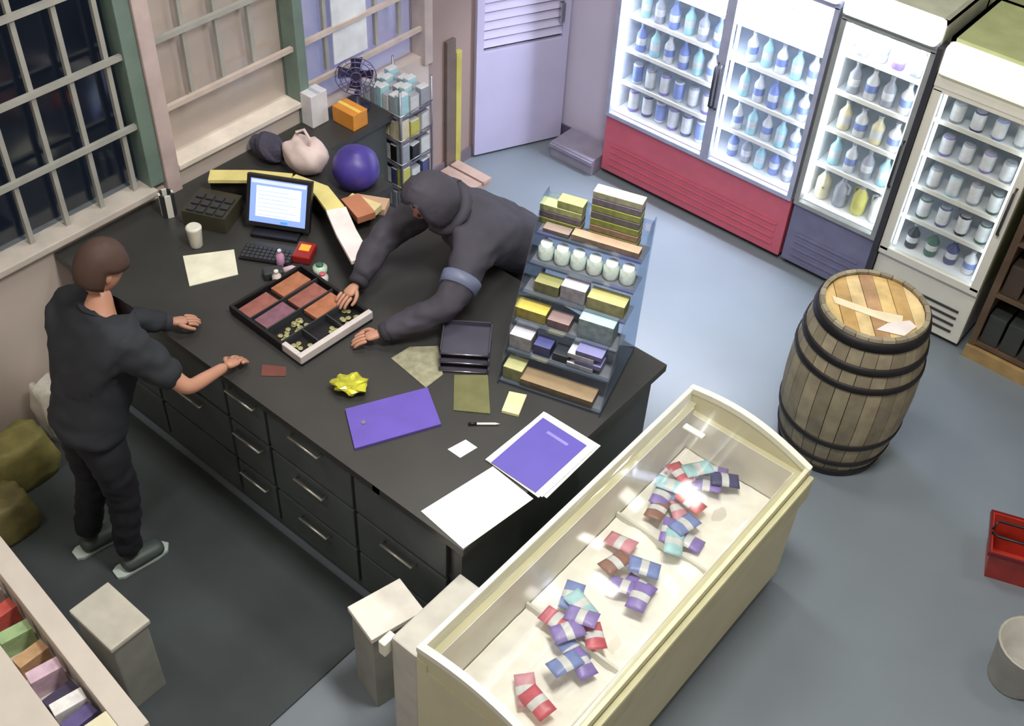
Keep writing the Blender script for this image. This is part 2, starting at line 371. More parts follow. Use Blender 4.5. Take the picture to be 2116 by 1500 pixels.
fill('double fridge, right door', -2.77, -2.27, [.50] + S1, [('bottle', ['blue', 'grey', 'cyan'], .17, .034), ('bottle', ['cyan', 'pale'], .19, .034), ('bottle', ['cyan', 'pale', 'blue'], .19, .034), ('bottle', ['cyan', 'pale'], .19, .034), ('bottle', ['pink', 'pale', 'purple'], .19, .032)])
fill('middle fridge', -2.12, -1.70, [.50] + S3, [(None, 0, 0, 0), ('bottle', ['cyan', 'pale', 'grey'], .19, .036), ('bottle', ['cream', 'pale'], .18, .038), ('bottle', ['pale', 'grey'], .19, .036), ('bottle', ['grey', 'pale', 'purple'], .18, .036)])
for i, (c, k) in enumerate((('cream', 'jug'), ('grey', 'jug'), ('yellow', 'jug'), ('pale', 'jug'))):
    put_bottle(k, c, -2.08 + i * .12, 5.66, .50, .20, .046, f'{c} plastic jug on the bottom shelf of the middle fridge', None or 'jugs on the bottom shelf of the middle fridge')
fill('right-hand fridge', -1.53, -1.06, [.45] + S4, [('bottle', ['black', 'pale', 'navy', 'green'], .16, .036), ('can', ['green', 'navy', 'black'], .13, .036), ('can', ['grey', 'cyan', 'grey', 'green'], .13, .036), ('can', ['grey', 'purple'], .12, .036), ('can', ['grey', 'navy', 'blue'], .12, .036)], y=5.66)

# dark wooden shelving at the right edge
t = thing('wooden_shelving', 'dark brown wooden shelving beside the right-hand fridge', 'shelving', (-.30, 5.52, 0))
wd = M('dark_wood', (92, 74, 58), .6, var=.25, scale=6); wl = M('light_wood', (170, 142, 96), .5, var=.2, scale=8)
for x in (-.62, .0, .62): bm = bm_new(); box(bm, (x - .02, .02, .09), (x + .02, .6, 1.75)); obj('upright', bm, wd, t)
bm = bm_new(); box(bm, (-.60, .56, .09), (.60, .6, 1.75)); obj('back_board', bm, wd, t)
for z in (.12, .48, .84, 1.2, 1.56):
    for s in (-1, 1): bm = bm_new(); box(bm, (s * .31 - .29, .02, z - .02), (s * .31 + .29, .56, z)); obj('shelf', bm, wd, t)
bm = bm_new(); box(bm, (-.64, 0, 0), (.64, .05, .085)); obj('kickboard', bm, wl, t)
for k in range(5):
    for j, z in enumerate((.48, .12, .84)):
        bm = bm_new(); box(bm, (-.05, -.08, 0), (.05, .08, .2), bev=.005); o = obj('carton', bm, M('carton_dark%d' % j, ((70, 58, 50), (58, 62, 60), (84, 66, 54))[j], .6))
        o.location = (-.30 - .54 + k * .115, 5.64, z + .001); tag(o, 'dark carton, %s from the fridge side on the %s shelf of the wooden shelving' % (NTH[k], ('second', 'bottom', 'middle')[j]), 'box', 'cartons on the %s shelf of the wooden shelving' % ('second', 'bottom', 'middle')[j])

# ------------------------------------------------------------------ barrel: staves, heads, hoops
t = thing('wine_barrel', 'upright wooden barrel with dark hoops in front of the fridges', 'barrel', (-1.205, 4.40, 0))
BH, r0, r1 = .965, .262, .325
def br(z): u = (z / BH - .5) * 2; return r1 - (r1 - r0) * u * u
stv = [M('stave_%d' % k, c, .6, var=.2, scale=12) for k, c in enumerate(((152, 144, 122), (142, 134, 114), (160, 150, 128), (136, 128, 110)))]
NS = 26
for k in range(NS):
    bm = bm_new(); a0 = 2 * PI * k / NS + .006; a1 = 2 * PI * (k + 1) / NS - .006; vs = []
    for z in [BH * i / 10 for i in range(11)]:
        r = br(z); vs.append([bm.verts.new((rr * math.cos(a), rr * math.sin(a), z)) for rr, a in ((r, a0), (r, (a0 + a1) / 2), (r, a1), (r - .022, a1), (r - .022, a0))])
    for i in range(10):
        for j in range(5): bm.faces.new((vs[i][j], vs[i][(j + 1) % 5], vs[i + 1][(j + 1) % 5], vs[i + 1][j]))
    bm.faces.new(vs[0]); bm.faces.new(vs[-1]); obj('stave', bm, stv[k % 4], t)
hoop_m = M('hoop_iron', (50, 48, 52), .5, .6)
for z0, z1 in ((.005, .055), (.10, .135), (.25, .285), (.66, .695), (.77, .81), (.90, .95)):
    bm = bm_new(); n = 48; rg = []
    for rr, z in ((br(z0) + .001, z0), (br(z0) + .007, z0), (br(z1) + .007, z1), (br(z1) + .001, z1)):
        rg.append([bm.verts.new((rr * math.cos(2 * PI * i / n), rr * math.sin(2 * PI * i / n), z)) for i in range(n)])
    for j in range(4):
        for i in range(n): f = bm.faces.new((rg[j][i], rg[j][(i + 1) % n], rg[(j + 1) % 4][(i + 1) % n], rg[(j + 1) % 4][i])); f.smooth = True
    obj('hoop', bm, hoop_m, t)
hw = [M('head_wood_%d' % k, c, .25, var=.25, scale=9) for k, c in enumerate(((216, 186, 128), (196, 160, 104), (226, 200, 150), (184, 146, 110)))]
rh = br(.94) - .028
for k in range(7):
    x0 = -rh + 2 * rh * k / 7 + .0015; x1 = -rh + 2 * rh * (k + 1) / 7 - .0015
    pts = []
    for i in range(7): x = x0 + (x1 - x0) * i / 6; pts.append((x, -math.sqrt(max(0, rh * rh - x * x))))
    for i in range(6, -1, -1): x = x0 + (x1 - x0) * i / 6; pts.append((x, math.sqrt(max(0, rh * rh - x * x))))
    pts = [p for i, p in enumerate(pts) if (Vector(p) - Vector(pts[i - 1])).length > 1e-4]
    bm = bm_new(); prism(bm, pts, .92, .945 + (k % 2) * .002); o = obj('head_board', bm, hw[k % 4], t); o.rotation_euler = (0, 0, R(38))
# bits of packaging lying on the barrel head
def flat(name, poly, z, h, m, label, cat, group=None):
    cx = sum(p[0] for p in poly) / len(poly); cy = sum(p[1] for p in poly) / len(poly)
    bm = bm_new(); prism(bm, [(x - cx, y - cy) for x, y in poly], 0, h); o = obj(name, bm, m); o.location = (cx, cy, z); tag(o, label, cat, group); return o
flat('paper_strip', [(-1.40, 4.33), (-1.36, 4.29), (-1.10, 4.34), (-1.05, 4.38), (-1.07, 4.43), (-1.20, 4.37)], .9475, .002, M('paper_cream', (238, 226, 196), .5), 'cream paper strip lying across the barrel head', 'paper')
flat('paper_strip', [(-1.12, 4.25), (-1.00, 4.30), (-.985, 4.40), (-1.03, 4.42), (-1.10, 4.33)], .950, .002, M('paper_white2', (235, 225, 225), .5), 'white crumpled paper at the right rim of the barrel head', 'paper')

# ------------------------------------------------------------------ chest freezer
fz = thing('chest_freezer', 'long cream chest freezer with curved glass lid beside the counter', 'freezer', (-1.265, 2.49, 0))
HX, HY = .315, .90
fz_w = M('freezer_body', (214, 210, 176), .45, var=.06, scale=3)
rimw = M('freezer_rim', (240, 240, 226), .35, var=.02)
lin_m = M('freezer_liner', (228, 225, 214), .5, var=.08, scale=6)
bm = bm_new()
box(bm, (-HX, -HY, .08), (-HX + .05, HY, .84)); box(bm, (HX - .05, -HY, .08), (HX, HY, .80)); box(bm, (-HX + .05, -HY, .08), (HX - .05, -HY + .05, .80)); box(bm, (-HX + .05, HY - .05, .08), (HX - .05, HY, .80)); box(bm, (-HX + .05, -HY + .05, .08), (HX - .05, HY - .05, .14))
obj('body', bm, fz_w, fz)
bm = bm_new(); box(bm, (-HX + .03, -HY + .03, 0), (HX - .03, HY - .03, .08)); obj('kick_plinth', bm, dgrey, fz)
bm = bm_new(); box(bm, (-HX + .051, -HY + .051, .30), (HX - .051, HY - .051, .56)); obj('liner_floor', bm, lin_m, fz)
bm = bm_new()
box(bm, (-HX + .051, -HY + .051, .561), (-HX + .056, HY - .051, .84)); box(bm, (HX - .056, -HY + .051, .561), (HX - .051, HY - .051, .80))
box(bm, (-HX + .056, -HY + .051, .561), (HX - .056, -HY + .056, .80)); box(bm, (-HX + .056, HY - .056, .561), (HX - .056, HY - .051, .80))
obj('liner_wall', bm, lin_m, fz)
# curved lid profile: high at the counter side, bulging, lower at the aisle side
def prof(u):  # u 0..1 across x
    return -HX + 2 * HX * u, .915 - .075 * u ** 1.6 + .045 * math.sin(PI * u)
N = 12
for e, yy in ((-1, -HY), (1, HY - .03)):
    bm = bm_new(); vs = []
    for i in range(N + 1):
        x, z = prof(i / N); vs.append([bm.verts.new((x, yy, z - .03)), bm.verts.new((x, yy + .03, z - .03)), bm.verts.new((x, yy + .03, z)), bm.verts.new((x, yy, z))])
    for i in range(N):
        for j in range(4): bm.faces.new((vs[i][j], vs[i][(j + 1) % 4], vs[i + 1][(j + 1) % 4], vs[i + 1][j]))
    bm.faces.new(vs[0]); bm.faces.new(vs[-1]); obj('end_frame', bm, rimw, fz)
    bm = bm_new(); vs = []   # infill panel under the arch
    for i in range(N + 1):
        x, z = prof(i / N); vs.append([bm.verts.new((x, yy + .004, .80)), bm.verts.new((x, yy + .026, .80)), bm.verts.new((x, yy + .026, z - .03)), bm.verts.new((x, yy + .004, z - .03))])
    for i in range(N):
        for j in range(4): bm.faces.new((vs[i][j], vs[i][(j + 1) % 4], vs[i + 1][(j + 1) % 4], vs[i + 1][j]))
    bm.faces.new(vs[0]); bm.faces.new(vs[-1]); obj('end_panel', bm, fz_w, fz)
bm = bm_new(); box(bm, (-HX, -HY + .03, .84), (-HX + .022, HY - .03, .915), bev=.004); obj('back_rail', bm, rimw, fz)
bm = bm_new(); box(bm, (HX - .022, -HY + .03, .80), (HX, HY - .03, .84), bev=.004); obj('front_rail', bm, M('front_rail', (222, 220, 190), .4), fz)
bm = bm_new(); box(bm, (HX, -HY + .01, .66), (HX + .028, HY - .01, .80), bev=.012); obj('bumper', bm, M('bumper', (205, 202, 165), .5), fz)
bm = bm_new(); vs = []
for i in range(N + 1):
    x, z = prof(.03 + .94 * i / N); vs.append([bm.verts.new((x, -HY + .03, z - .008)), bm.verts.new((x, HY - .03, z - .008)), bm.verts.new((x, HY - .03, z - .003)), bm.verts.new((x, -HY + .03, z - .003))])
for i in range(N):
    for j in range(4): f = bm.faces.new((vs[i][j], vs[i][(j + 1) % 4], vs[i + 1][(j + 1) % 4], vs[i + 1][j])); f.smooth = j in (0, 2)
bm.faces.new(vs[0]); bm.faces.new(vs[-1]); obj('curved_lid', bm, glass('lid_glass', (.985, .985, .975), .015, .10), fz)
bm = bm_new(); box(bm, (-.05, .44, .952), (.05, .47, .964), bev=.004); o = obj('lid_handle', bm, rimw, fz); o.location = (-.14, .18, -.014)
for y in (-.32, .30):
    bm = bm_new(); box(bm, (-HX + .058, y - .006, .562), (HX - .058, y + .006, .612)); obj('divider', bm, white, fz)
# ledge box at the near back corner
t = thing('side_unit', 'pale low side cabinet between the near end of the freezer and the counter corner', 'cabinet', (-1.655, 1.79, 0))
bm = bm_new(); box(bm, (-.065, -.19, 0), (.065, .195, .82), bev=.008); obj('body', bm, M('side_unit', (196, 194, 186), .45), t)
bm = bm_new(); box(bm, (-.10, -.225, .72), (-.066, -.16, .80), bev=.006); obj('bracket', bm, rimw, t)
# snow-like frost bed
bm = bm_new(); nx, ny = 16, 48; g = []
for i in range(nx + 1):
    row = []
    for j in range(ny + 1):
        x = -.255 + .51 * i / nx; y = -.84 + 1.68 * j / ny; e = min(i, nx - i, j, ny - j) / 3
        row.append(bm.verts.new((x, y, .563 + .012 + .022 * math.sin(x * 23 + y * 5) * math.sin(y * 11 + 1) * min(1, e) + rnd.uniform(0, .006))))
    g.append(row)
for i in range(nx):
    for j in range(ny): f = bm.faces.new((g[i][j], g[i + 1][j], g[i + 1][j + 1], g[i][j + 1])); f.smooth = True
o = obj('frost', bm, M('frost', (250, 247, 240), .8, var=.07, scale=14, bump=.3), fz); o['kind'] = 'stuff'
# ice-cream packets: at world x, y, colour, zone
pk = [(-1.33, 3.26, 'purple', 'far'), (-1.26, 3.24, 'navy', 'far'), (-1.38, 3.20, 'cyan', 'far'), (-1.31, 3.17, 'purple', 'far'), (-1.43, 3.14, 'red', 'far'),
      (-1.42, 3.04, 'cyan', 'far'), (-1.36, 3.03, 'blue', 'far'), (-1.42, 2.98, 'purple', 'far'), (-1.30, 3.02, 'red', 'far'), (-1.33, 2.98, 'pink', 'far'),
      (-1.39, 2.90, 'brown', 'middle'), (-1.25, 2.90, 'blue', 'middle'), (-1.20, 2.86, 'purple', 'middle'), (-1.28, 2.84, 'purple', 'middle'), (-1.23, 2.79, 'cyan', 'middle'),
      (-1.41, 2.66, 'pink', 'middle'), (-1.36, 2.55, 'brown', 'middle'), (-1.25, 2.60, 'blue', 'middle'), (-1.22, 2.53, 'purple', 'middle'), (-1.26, 2.48, 'purple', 'middle'), (-1.18, 2.47, 'purple', 'middle'),
      (-1.40, 2.31, 'blue', 'near'), (-1.34, 2.29, 'cyan', 'near'), (-1.30, 2.24, 'purple', 'near'), (-1.22, 2.22, 'red', 'near'), (-1.37, 2.17, 'red', 'near'), (-1.30, 2.15, 'purple', 'near'),
      (-1.24, 2.11, 'blue', 'near'), (-1.18, 2.08, 'purple', 'near'), (-1.22, 2.03, 'blue', 'near'), (-1.27, 1.86, 'pink', 'nearest'), (-1.20, 1.84, 'red', 'nearest')]
def packet(c):
    key = ('packet', c)
    if key not in protos:
        bm = bm_new(); n = 8; top = []
        for s in (1, -1):
            gr = [[bm.verts.new((-.066 + .132 * i / n, -.040 + .080 * j / 4, s * (.013 * math.sin(PI * i / n) * math.sin(PI * j / 4) + .0008))) for j in range(5)] for i in range(n + 1)]
            for i in range(n):
                for j in range(4): f = bm.faces.new((gr[i][j], gr[i + 1][j], gr[i + 1][j + 1], gr[i][j + 1])); f.material_index = 1 if 2 < i < 5 else 0; f.smooth = True
            top.append(gr)
        a, b_ = top
        per = lambda g: [g[i][0] for i in range(n + 1)] + [g[n][j] for j in range(1, 5)] + [g[i][4] for i in range(n - 1, -1, -1)] + [g[0][j] for j in range(3, 0, -1)]
        p, q = per(a), per(b_)
        for i in range(len(p)): bm.faces.new((p[i], p[(i + 1) % len(p)], q[(i + 1) % len(p)], q[i]))
        protos[key] = obj('ice_cream_packet', bm, [cm(c), cm('pale')]); return protos[key]
    o = protos[key].copy(); C.objects.link(o); return o
zl = {'far': 'far end', 'middle': 'middle', 'near': 'near half', 'nearest': 'near end corner'}
seen = {}
for i, (x, y, c, zn) in enumerate(pk):
    q = seen.get((c, zn), 0); seen[(c, zn)] = q + 1; multi = sum(1 for p in pk if p[2] == c and p[3] == zn) > 1
    pos = f', {NTH[q]} of its colour from barrel end' if multi else ''
    o = packet(c); o.location = (x, y, .622 + (i % 3) * .016); o.rotation_euler = (rnd.uniform(-.15, .15), rnd.uniform(-.15, .15), rnd.uniform(0, 3.1))
    tag(o, f'{c} packet in the {zl[zn]} of the freezer' + pos, 'packet', f'{c} ice-cream packets in the {zl[zn]} of the freezer')

# ------------------------------------------------------------------ things on the counter
Z = .951
flat('folder', [(-2.58, 2.21), (-2.41, 2.54), (-2.22, 2.42), (-2.39, 2.08)], Z, .012, M('purple_vinyl', (104, 86, 186), .35, var=.08), 'purple folder lying on the counter left of the papers', 'folder')
o = flat('stud', [(-2.465 + .010 * math.cos(a * PI / 4), 2.205 + .010 * math.sin(a * PI / 4)) for a in range(8)], .9635, .004, steel, '', ''); o.parent = bpy.data.objects['folder']
o.location = Vector((-2.465, 2.205, .9635)) - bpy.data.objects['folder'].location
del o['label'], o['category']
pw = M('paper_white', (245, 245, 245), .6, var=.01)
t = thing('booklet', 'white booklet with a purple cover beside the freezer', 'booklet', (-1.80, 2.58, Z))
for k, (dx, dy, a) in enumerate(((.01, .015, .02), (-.005, 0, -.03), (0, .005, 0))):
    bm = bm_new(); box(bm, (-.145, -.185, 0), (.145, .185, .003)); o = obj('page', bm, pw, t); o.location = (dx, dy, k * .0035); o.rotation_euler = (0, 0, a)
bm = bm_new(); box(bm, (-.120, -.178, 0), (.115, .160, .003)); cv = obj('cover', bm, M('purple_cover', (100, 90, 188), .45, var=.04), t); cv.location = (-.003, -.003, .0105)
bm = bm_new(); box(bm, (-.055, .10, .0031), (.055, .115, .004)); obj('title_strip', bm, M('lilac', (150, 142, 225), .5), cv)
flat('paper_sheet', [(-1.97, 2.03), (-1.91, 2.395), (-1.68, 2.375), (-1.725, 2.005)], Z, .002, pw, 'blank white sheet on the corner of the counter', 'paper')
flat('card', [(-2.11, 2.34), (-2.09, 2.43), (-2.025, 2.43), (-2.04, 2.34)], Z, .002, pw, 'small white card on the counter beside the booklet', 'card')
flat('note_pad', [(-2.13, 2.76), (-2.06, 2.795), (-2.01, 2.68), (-2.08, 2.65)], Z, .014, M('pale_yellow', (240, 232, 180), .6), 'small pale yellow note pad at the foot of the display stand', 'notepad')
bm = bm_new(); tube(bm, [(-.065, 0, 0), (.05, 0, 0), (.068, 0, 0)], [.0055, .0055, .001]); tube(bm, [(-.066, 0, 0), (-.03, 0, 0)], .0065, mi=1)
o = obj('pen', bm, [M('pen_white', (240, 238, 230), .3), black]); o.location = (-2.09, 2.545, Z + .0066); o.rotation_euler = (0, 0, math.atan2(.09, .10)); tag(o, 'white pen lying between the card and the note pad', 'pen')
flat('flyer', [(-2.66, 2.57), (-2.65, 2.68), (-2.56, 2.77), (-2.42, 2.65), (-2.42, 2.54)], Z, .003, M('flyer', (150, 148, 124), .6, var=.25, scale=25), 'grey-beige printed flyer behind the purple folder', 'flyer')
flat('counter_mat', [(-2.38, 2.68), (-2.27, 2.78), (-2.11, 2.61), (-2.24, 2.52)], Z, .005, M('olive_mat', (112, 112, 74), .7, var=.15, scale=12), 'square olive mat between the purple folder and the note pad', 'mat')
# dark rack with bright wires (stack of trays)
t = thing('letter_tray', 'dark stacked letter tray beside the leaning customer', 'tray', (-2.42, 2.80, Z), R(37))
for k in range(3):
    bm = bm_new(); box(bm, (-.11, -.10, 0), (.11, .10, .006)); box(bm, (-.11, .094, .006), (.11, .10, .03)); box(bm, (-.11, -.10, .006), (-.105, .1, .03)); box(bm, (.105, -.10, .006), (.11, .1, .03))
    o = obj('tray', bm, M('tray_dark', (70, 68, 84), .5), t); o.location = (0, .02 * k, .033 * k)
    bm = bm_new(); tube(bm, [(-.11, -.10, .008), (.11, -.10, .008)], .003, 6); obj('front_wire', bm, steel, o)
# crumpled yellow-green packet
bm = bm_new(); bmesh.ops.create_icosphere(bm, subdivisions=3, radius=.07)
for v in bm.verts: v.co = Vector((v.co.x * 1.15, v.co.y * .8, v.co.z * .42)) * (1 + .25 * math.sin(v.co.x * 90) * math.cos(v.co.y * 80 + v.co.z * 50))
o = obj('snack_packet', bm, M('foil_yellow', (206, 206, 70), .22, .3, var=.35, scale=18)); o.location = (-2.66, 2.31, Z + .036); o.rotation_euler = (0, 0, .6); tag(o, 'shiny crumpled yellow-green packet beside the purple folder', 'packet')
# cash drawer
cd = thing('cash_tray', 'open cash drawer full of notes and coins with pale rim', 'cash drawer', (-3.155, 2.49, Z), R(-2))
bm = bm_new(); box(bm, (-.25, -.21, 0), (.25, .21, .012)); obj('tray_floor', bm, black, cd)
bm = bm_new(); box(bm, (.222, -.215, .012), (.25, .215, .055), bev=.004); box(bm, (.12, -.215, .012), (.222, -.19, .055), bev=.004); obj('pale_rim', bm, M('rim_pale', (206, 200, 200), .4), cd)['label'] = 'pale front rim'
bm = bm_new(); box(bm, (-.25, -.215, .012), (.12, -.20, .05)); box(bm, (-.25, .20, .012), (.222, .215, .05)); box(bm, (-.25, -.20, .012), (-.235, .20, .05)); obj('dark_rim', bm, black, cd)
for x in (-.12, -.01, .10): bm = bm_new(); box(bm, (x - .003, -.20, .012), (x + .003, .20, .045)); obj('divider', bm, dgrey, cd)
for y in (-.08, .06): bm = bm_new(); box(bm, (.104, y - .003, .012), (.222, y + .003, .045)); obj('divider', bm, dgrey, cd)
note_c = [M('note_%d' % k, c, .6, var=.2, scale=30) for k, c in enumerate(((150, 92, 84), (170, 110, 80), (128, 88, 104)))]
for k, (x, y) in enumerate(((-.18, -.10), (-.18, .10), (-.065, -.10), (-.065, .10), (.045, .10))):
    bm = bm_new(); box(bm, (-.045, -.085, 0), (.045, .085, .018 + .004 * (k % 3)), bev=.002); o = obj('banknote_stack', bm, note_c[k % 3]); o.location = (-3.155 + x, 2.49 + y, Z + .014)
    tag(o, ('reddish', 'orange', 'mauve')[k % 3] + ' banknote stack in the cash drawer, ' + ('front left', 'back left', 'front middle', 'back middle', 'back right')[k] + ' slot', 'banknotes', 'banknotes in the cash drawer')
coin = M('coin', (206, 204, 150), .3, .7); coin2 = M('coin_silver', (200, 202, 206), .3, .8); cp = None
for k in range(36):
    if k % 2 == 0: xx, yy = rnd.uniform(.12, .205), rnd.choice((-.14, .0, .13)) + rnd.uniform(-.035, .035)
    else: xx, yy = rnd.uniform(.02, .085), rnd.uniform(-.17, -.02)
    if cp is None: bm = bm_new(); lathe(bm, [(.011, 0), (.0125, .0008), (.0125, .0017), (.011, .0025)], 12); cp = obj('coin', bm, coin); o = cp
    else: o = cp.copy(); C.objects.link(o)
    o.location = (-3.155 + xx, 2.49 + yy, Z + .013 + .0026 * (k // 9)); tag(o, 'small coin lying in the cash drawer slots', 'coin', 'coins in the cash drawer')
# monitor with point-of-sale base
mt = thing('monitor', 'black monitor with lit blue-white screen facing the staff', 'monitor', (-3.72, 2.86, Z), math.atan2(.49, .87))
bm = bm_new(); box(bm, (-.12, -.09, 0), (.12, .09, .02), bev=.005); obj('stand_base', bm, black, mt)
bm = bm_new(); box(bm, (-.03, .03, .02), (.03, .06, .16)); obj('stand_neck', bm, black, mt)
TM = Matrix.Translation((0, -.03, .032)) @ Matrix.Rotation(R(-26), 4, 'X') @ Matrix.Scale(.90, 4)
bm = bm_new(); box(bm, (-.185, -.008, -.005), (.185, .028, .285), bev=.006, mat=TM); obj('case', bm, black, mt)
bm = bm_new(); box(bm, (-.160, -.0095, .022), (.160, -.0075, .262), mat=TM); scr = obj('screen', bm, M('screen_blue', (120, 150, 225), .3, var=.03, emit=(140, 165, 240), es=.8), mt)
bm = bm_new(); box(bm, (-.125, -.0105, .055), (.13, -.0096, .225), mat=TM); pnl = obj('window_panel', bm, M('screen_white', (215, 228, 250), .3, var=.02, emit=(214, 228, 255), es=.95), scr)
bm = bm_new(); box(bm, (-.155, -.0105, .238), (.155, -.0096, .256), mat=TM); obj('menu_bar', bm, M('screen_bar', (180, 190, 240), .3, emit=(190, 196, 248), es=.9), scr)
bm = bm_new(); 
for k in range(7): box(bm, (-.115, -.0112, .065 + k * .022), (.06 + .05 * ((k * 3) % 2), -.0106, .068 + k * .022), mat=TM)
obj('text_line', bm, M('screen_txt', (150, 175, 225), .4, emit=(150, 178, 232), es=.8), scr)
bm = bm_new(); box(bm, (.02, -.0112, .028), (.06, -.0096, .040), mat=TM); obj('taskbar', bm, M('screen_cyan', (60, 140, 225), .3, emit=(60, 140, 235), es=.8), scr)
# till body beside the monitor
t = thing('till', 'dark sloping till body standing left of the monitor', 'till', (-4.03, 2.71, Z), R(25))
bm = bm_new(); prism(bm, [(-.12, -.11), (.11, -.11), (.11, .10), (-.12, .10)], 0, .09); obj('body', bm, M('till_olive', (62, 60, 48), .5), t)
for k in range(4):
    for j in range(3):
        bm = bm_new(); box(bm, (-.10 + k * .052, -.10 + j * .055, .091), (-.06 + k * .052, -.06 + j * .055, .103), bev=.003); obj('key', bm, dgrey, t)
# keyboard in front of monitor
t = thing('keyboard', 'black keyboard under the monitor edge', 'keyboard', (-3.70, 2.63, Z), math.atan2(.49, .87))
bm = bm_new(); box(bm, (-.02, -.06, 0), (.24, .05, .015), bev=.004); obj('keyboard_case', bm, black, t)
for j in range(4):
    for k in range(11): bm = bm_new(); box(bm, (-.012 + k * .0225, -.052 + j * .024, .0152), (.006 + k * .0225, -.033 + j * .024, .021)); obj('key', bm, dgrey, t)
flat('receipt_paper', [(-3.90, 2.40), (-3.76, 2.60), (-3.60, 2.49), (-3.70, 2.28)], Z, .004, M('paper_warm', (236, 234, 214), .6), 'cream sheet on the counter in front of the monitor', 'paper')
# small items between
def cup(name, x, y, h, r, m, label, cat, lid=None):
    t = thing(name, label, cat, (x, y, Z)); bm = bm_new(); lathe(bm, [(r * .75, 0), (r * .8, .004), (r, h), (r * 1.05, h + .003), (r * .92, h + .003), (r * .75, h * .5)], 16); obj('cup_body', bm, m, t)
    if lid: bm = bm_new(); lathe(bm, [(r * 1.04, h + .004), (r * 1.04, h + .012), (r * .8, h + .02)], 16); obj('lid', bm, lid, t)
cup('paper_cup', -3.92, 2.50, .10, .038, M('cup_white', (228, 222, 214), .5), 'white paper cup at the left end of the counter top', 'cup', white)
t = thing('card_terminal', 'red card terminal with a glowing orange display below the monitor', 'card terminal', (-3.47, 2.80, Z), .5)
bm = bm_new(); box(bm, (-.045, -.06, 0), (.045, .06, .045), bev=.008); obj('case', bm, M('term_red', (150, 34, 30), .4), t)
bm = bm_new(); box(bm, (-.025, -.01, .0455), (.025, .035, .048)); obj('display', bm, M('led_orange', (255, 120, 30), .4, emit=(255, 110, 20), es=2.2), t)
t = thing('scanner', 'dark barcode scanner with pale grip beside the card terminal', 'scanner', (-3.47, 2.60, Z), 1.0)
bm = bm_new(); box(bm, (-.05, -.03, .0), (.05, .03, .04), bev=.01); obj('head', bm, dgrey, t)
bm = bm_new(); tube(bm, [(.04, 0, .02), (.09, 0, .03), (.12, 0, .012)], [.018, .016, .012]); obj('grip', bm, M('grip_pink', (205, 180, 192), .4), t)
def jar(x, y, h, r, c1, c2, label, name='small_bottle', cat='bottle'):
    t = thing(name, label, cat, (x, y, Z)); bm = bm_new(); lathe(bm, [(r * .9, 0), (r, .005), (r, h * .65), (r * .5, h * .8), (r * .45, h * .85)], 14); obj('bottle_body', bm, c1, t)
    bm = bm_new(); lathe(bm, [(r * .52, h * .851), (r * .52, h), (r * .3, h + .002)], 12); obj('cap', bm, c2, t)
jar(-3.41, 2.57, .085, .022, M('b_white', (226, 220, 214), .3), white, 'short white bottle between the scanner and the cash drawer')
jar(-3.51, 2.68, .09, .02, M('b_pink', (214, 160, 200), .3), cm('pale'), 'pink-topped bottle next to the card terminal')
jar(-3.33, 2.77, .05, .035, M('b_green', (200, 226, 205), .3), cm('green'), 'squat white pot with a green lid behind the cash drawer', 'pot', 'pot')
jar(-3.27, 2.73, .05, .028, M('b_pale2', (222, 214, 206), .3), cm('red'), 'squat white pot with a red lid behind the cash drawer', 'pot', 'pot')
t = thing('striped_tumbler', 'white and dark striped cup by the wall pillar', 'cup', (-4.22, 2.57, Z))
for k in range(8):
    bm = bm_new(); a0, a1 = 2 * PI * k / 8, 2 * PI * (k + 1) / 8
    prism(bm, [(.03 * math.cos(a0), .03 * math.sin(a0)), (.04 * math.cos(a0), .04 * math.sin(a0)), (.04 * math.cos(a1), .04 * math.sin(a1)), (.03 * math.cos(a1), .03 * math.sin(a1))], 0, .13)
    obj('stripe', bm, white if k % 2 else dgrey, t)
flat('leaflet', [(-3.05, 2.16), (-2.96, 2.22), (-2.92, 2.18), (-3.0, 2.11)], Z, .002, M('leaf_red', (110, 62, 54), .7), 'small dull red leaflet near the front edge of the counter', 'leaflet')

# things behind the ledge by the wall
t = thing('plastic_bag', 'crumpled pale pink plastic bag on the counter behind the monitor', 'bag', (-4.0, 3.30, Z))
bm = bm_new(); bmesh.ops.create_icosphere(bm, subdivisions=3, radius=.13)
for v in bm.verts: v.co = Vector((v.co.x, v.co.y * .8, (v.co.z + .13) * .75)) * (1 + .12 * math.sin(v.co.x * 40 + v.co.z * 30) * math.cos(v.co.y * 45))
[setattr(f, 'smooth', True) for f in bm.faces]; obj('bag_body', bm, M('bag_pink', (226, 206, 204), .5), t)
bm = bm_new(); tube(bm, [(-.04, 0, .17), (-.05, .0, .22), (0, .01, .25), (.05, .0, .22), (.04, 0, .17)], .008); obj('bag_handle', bm, M('bag_pink', (226, 206, 204)), t)
bm = bm_new(); bmesh.ops.create_icosphere(bm, subdivisions=3, radius=.09)
for v in bm.verts: v.co = Vector((v.co.x * 1.3, v.co.y * .8, (v.co.z + .09) * .8)) * (1 + .1 * math.sin(v.co.x * 60 + v.co.z * 40))
o = obj('cloth_bundle', bm, M('dark_cloth', (66, 64, 84), .8)); o.location = (-4.22, 3.24, Z); tag(o, 'dark crumpled cloth against the wall behind the ledge', 'cloth')
bm = bm_new(); bmesh.ops.create_uvsphere(bm, u_segments=20, v_segments=14, radius=.125)
for v in bm.verts: v.co.z = max(v.co.z, -.10); v.co *= 1 + .02 * math.sin(v.co.x * 60)
for f in bm.faces: f.smooth = True
o = obj('round_bag', bm, M('violet_bag', (72, 60, 150), .4, var=.25, scale=10)); o.location = (-3.72, 3.50, 1.30)
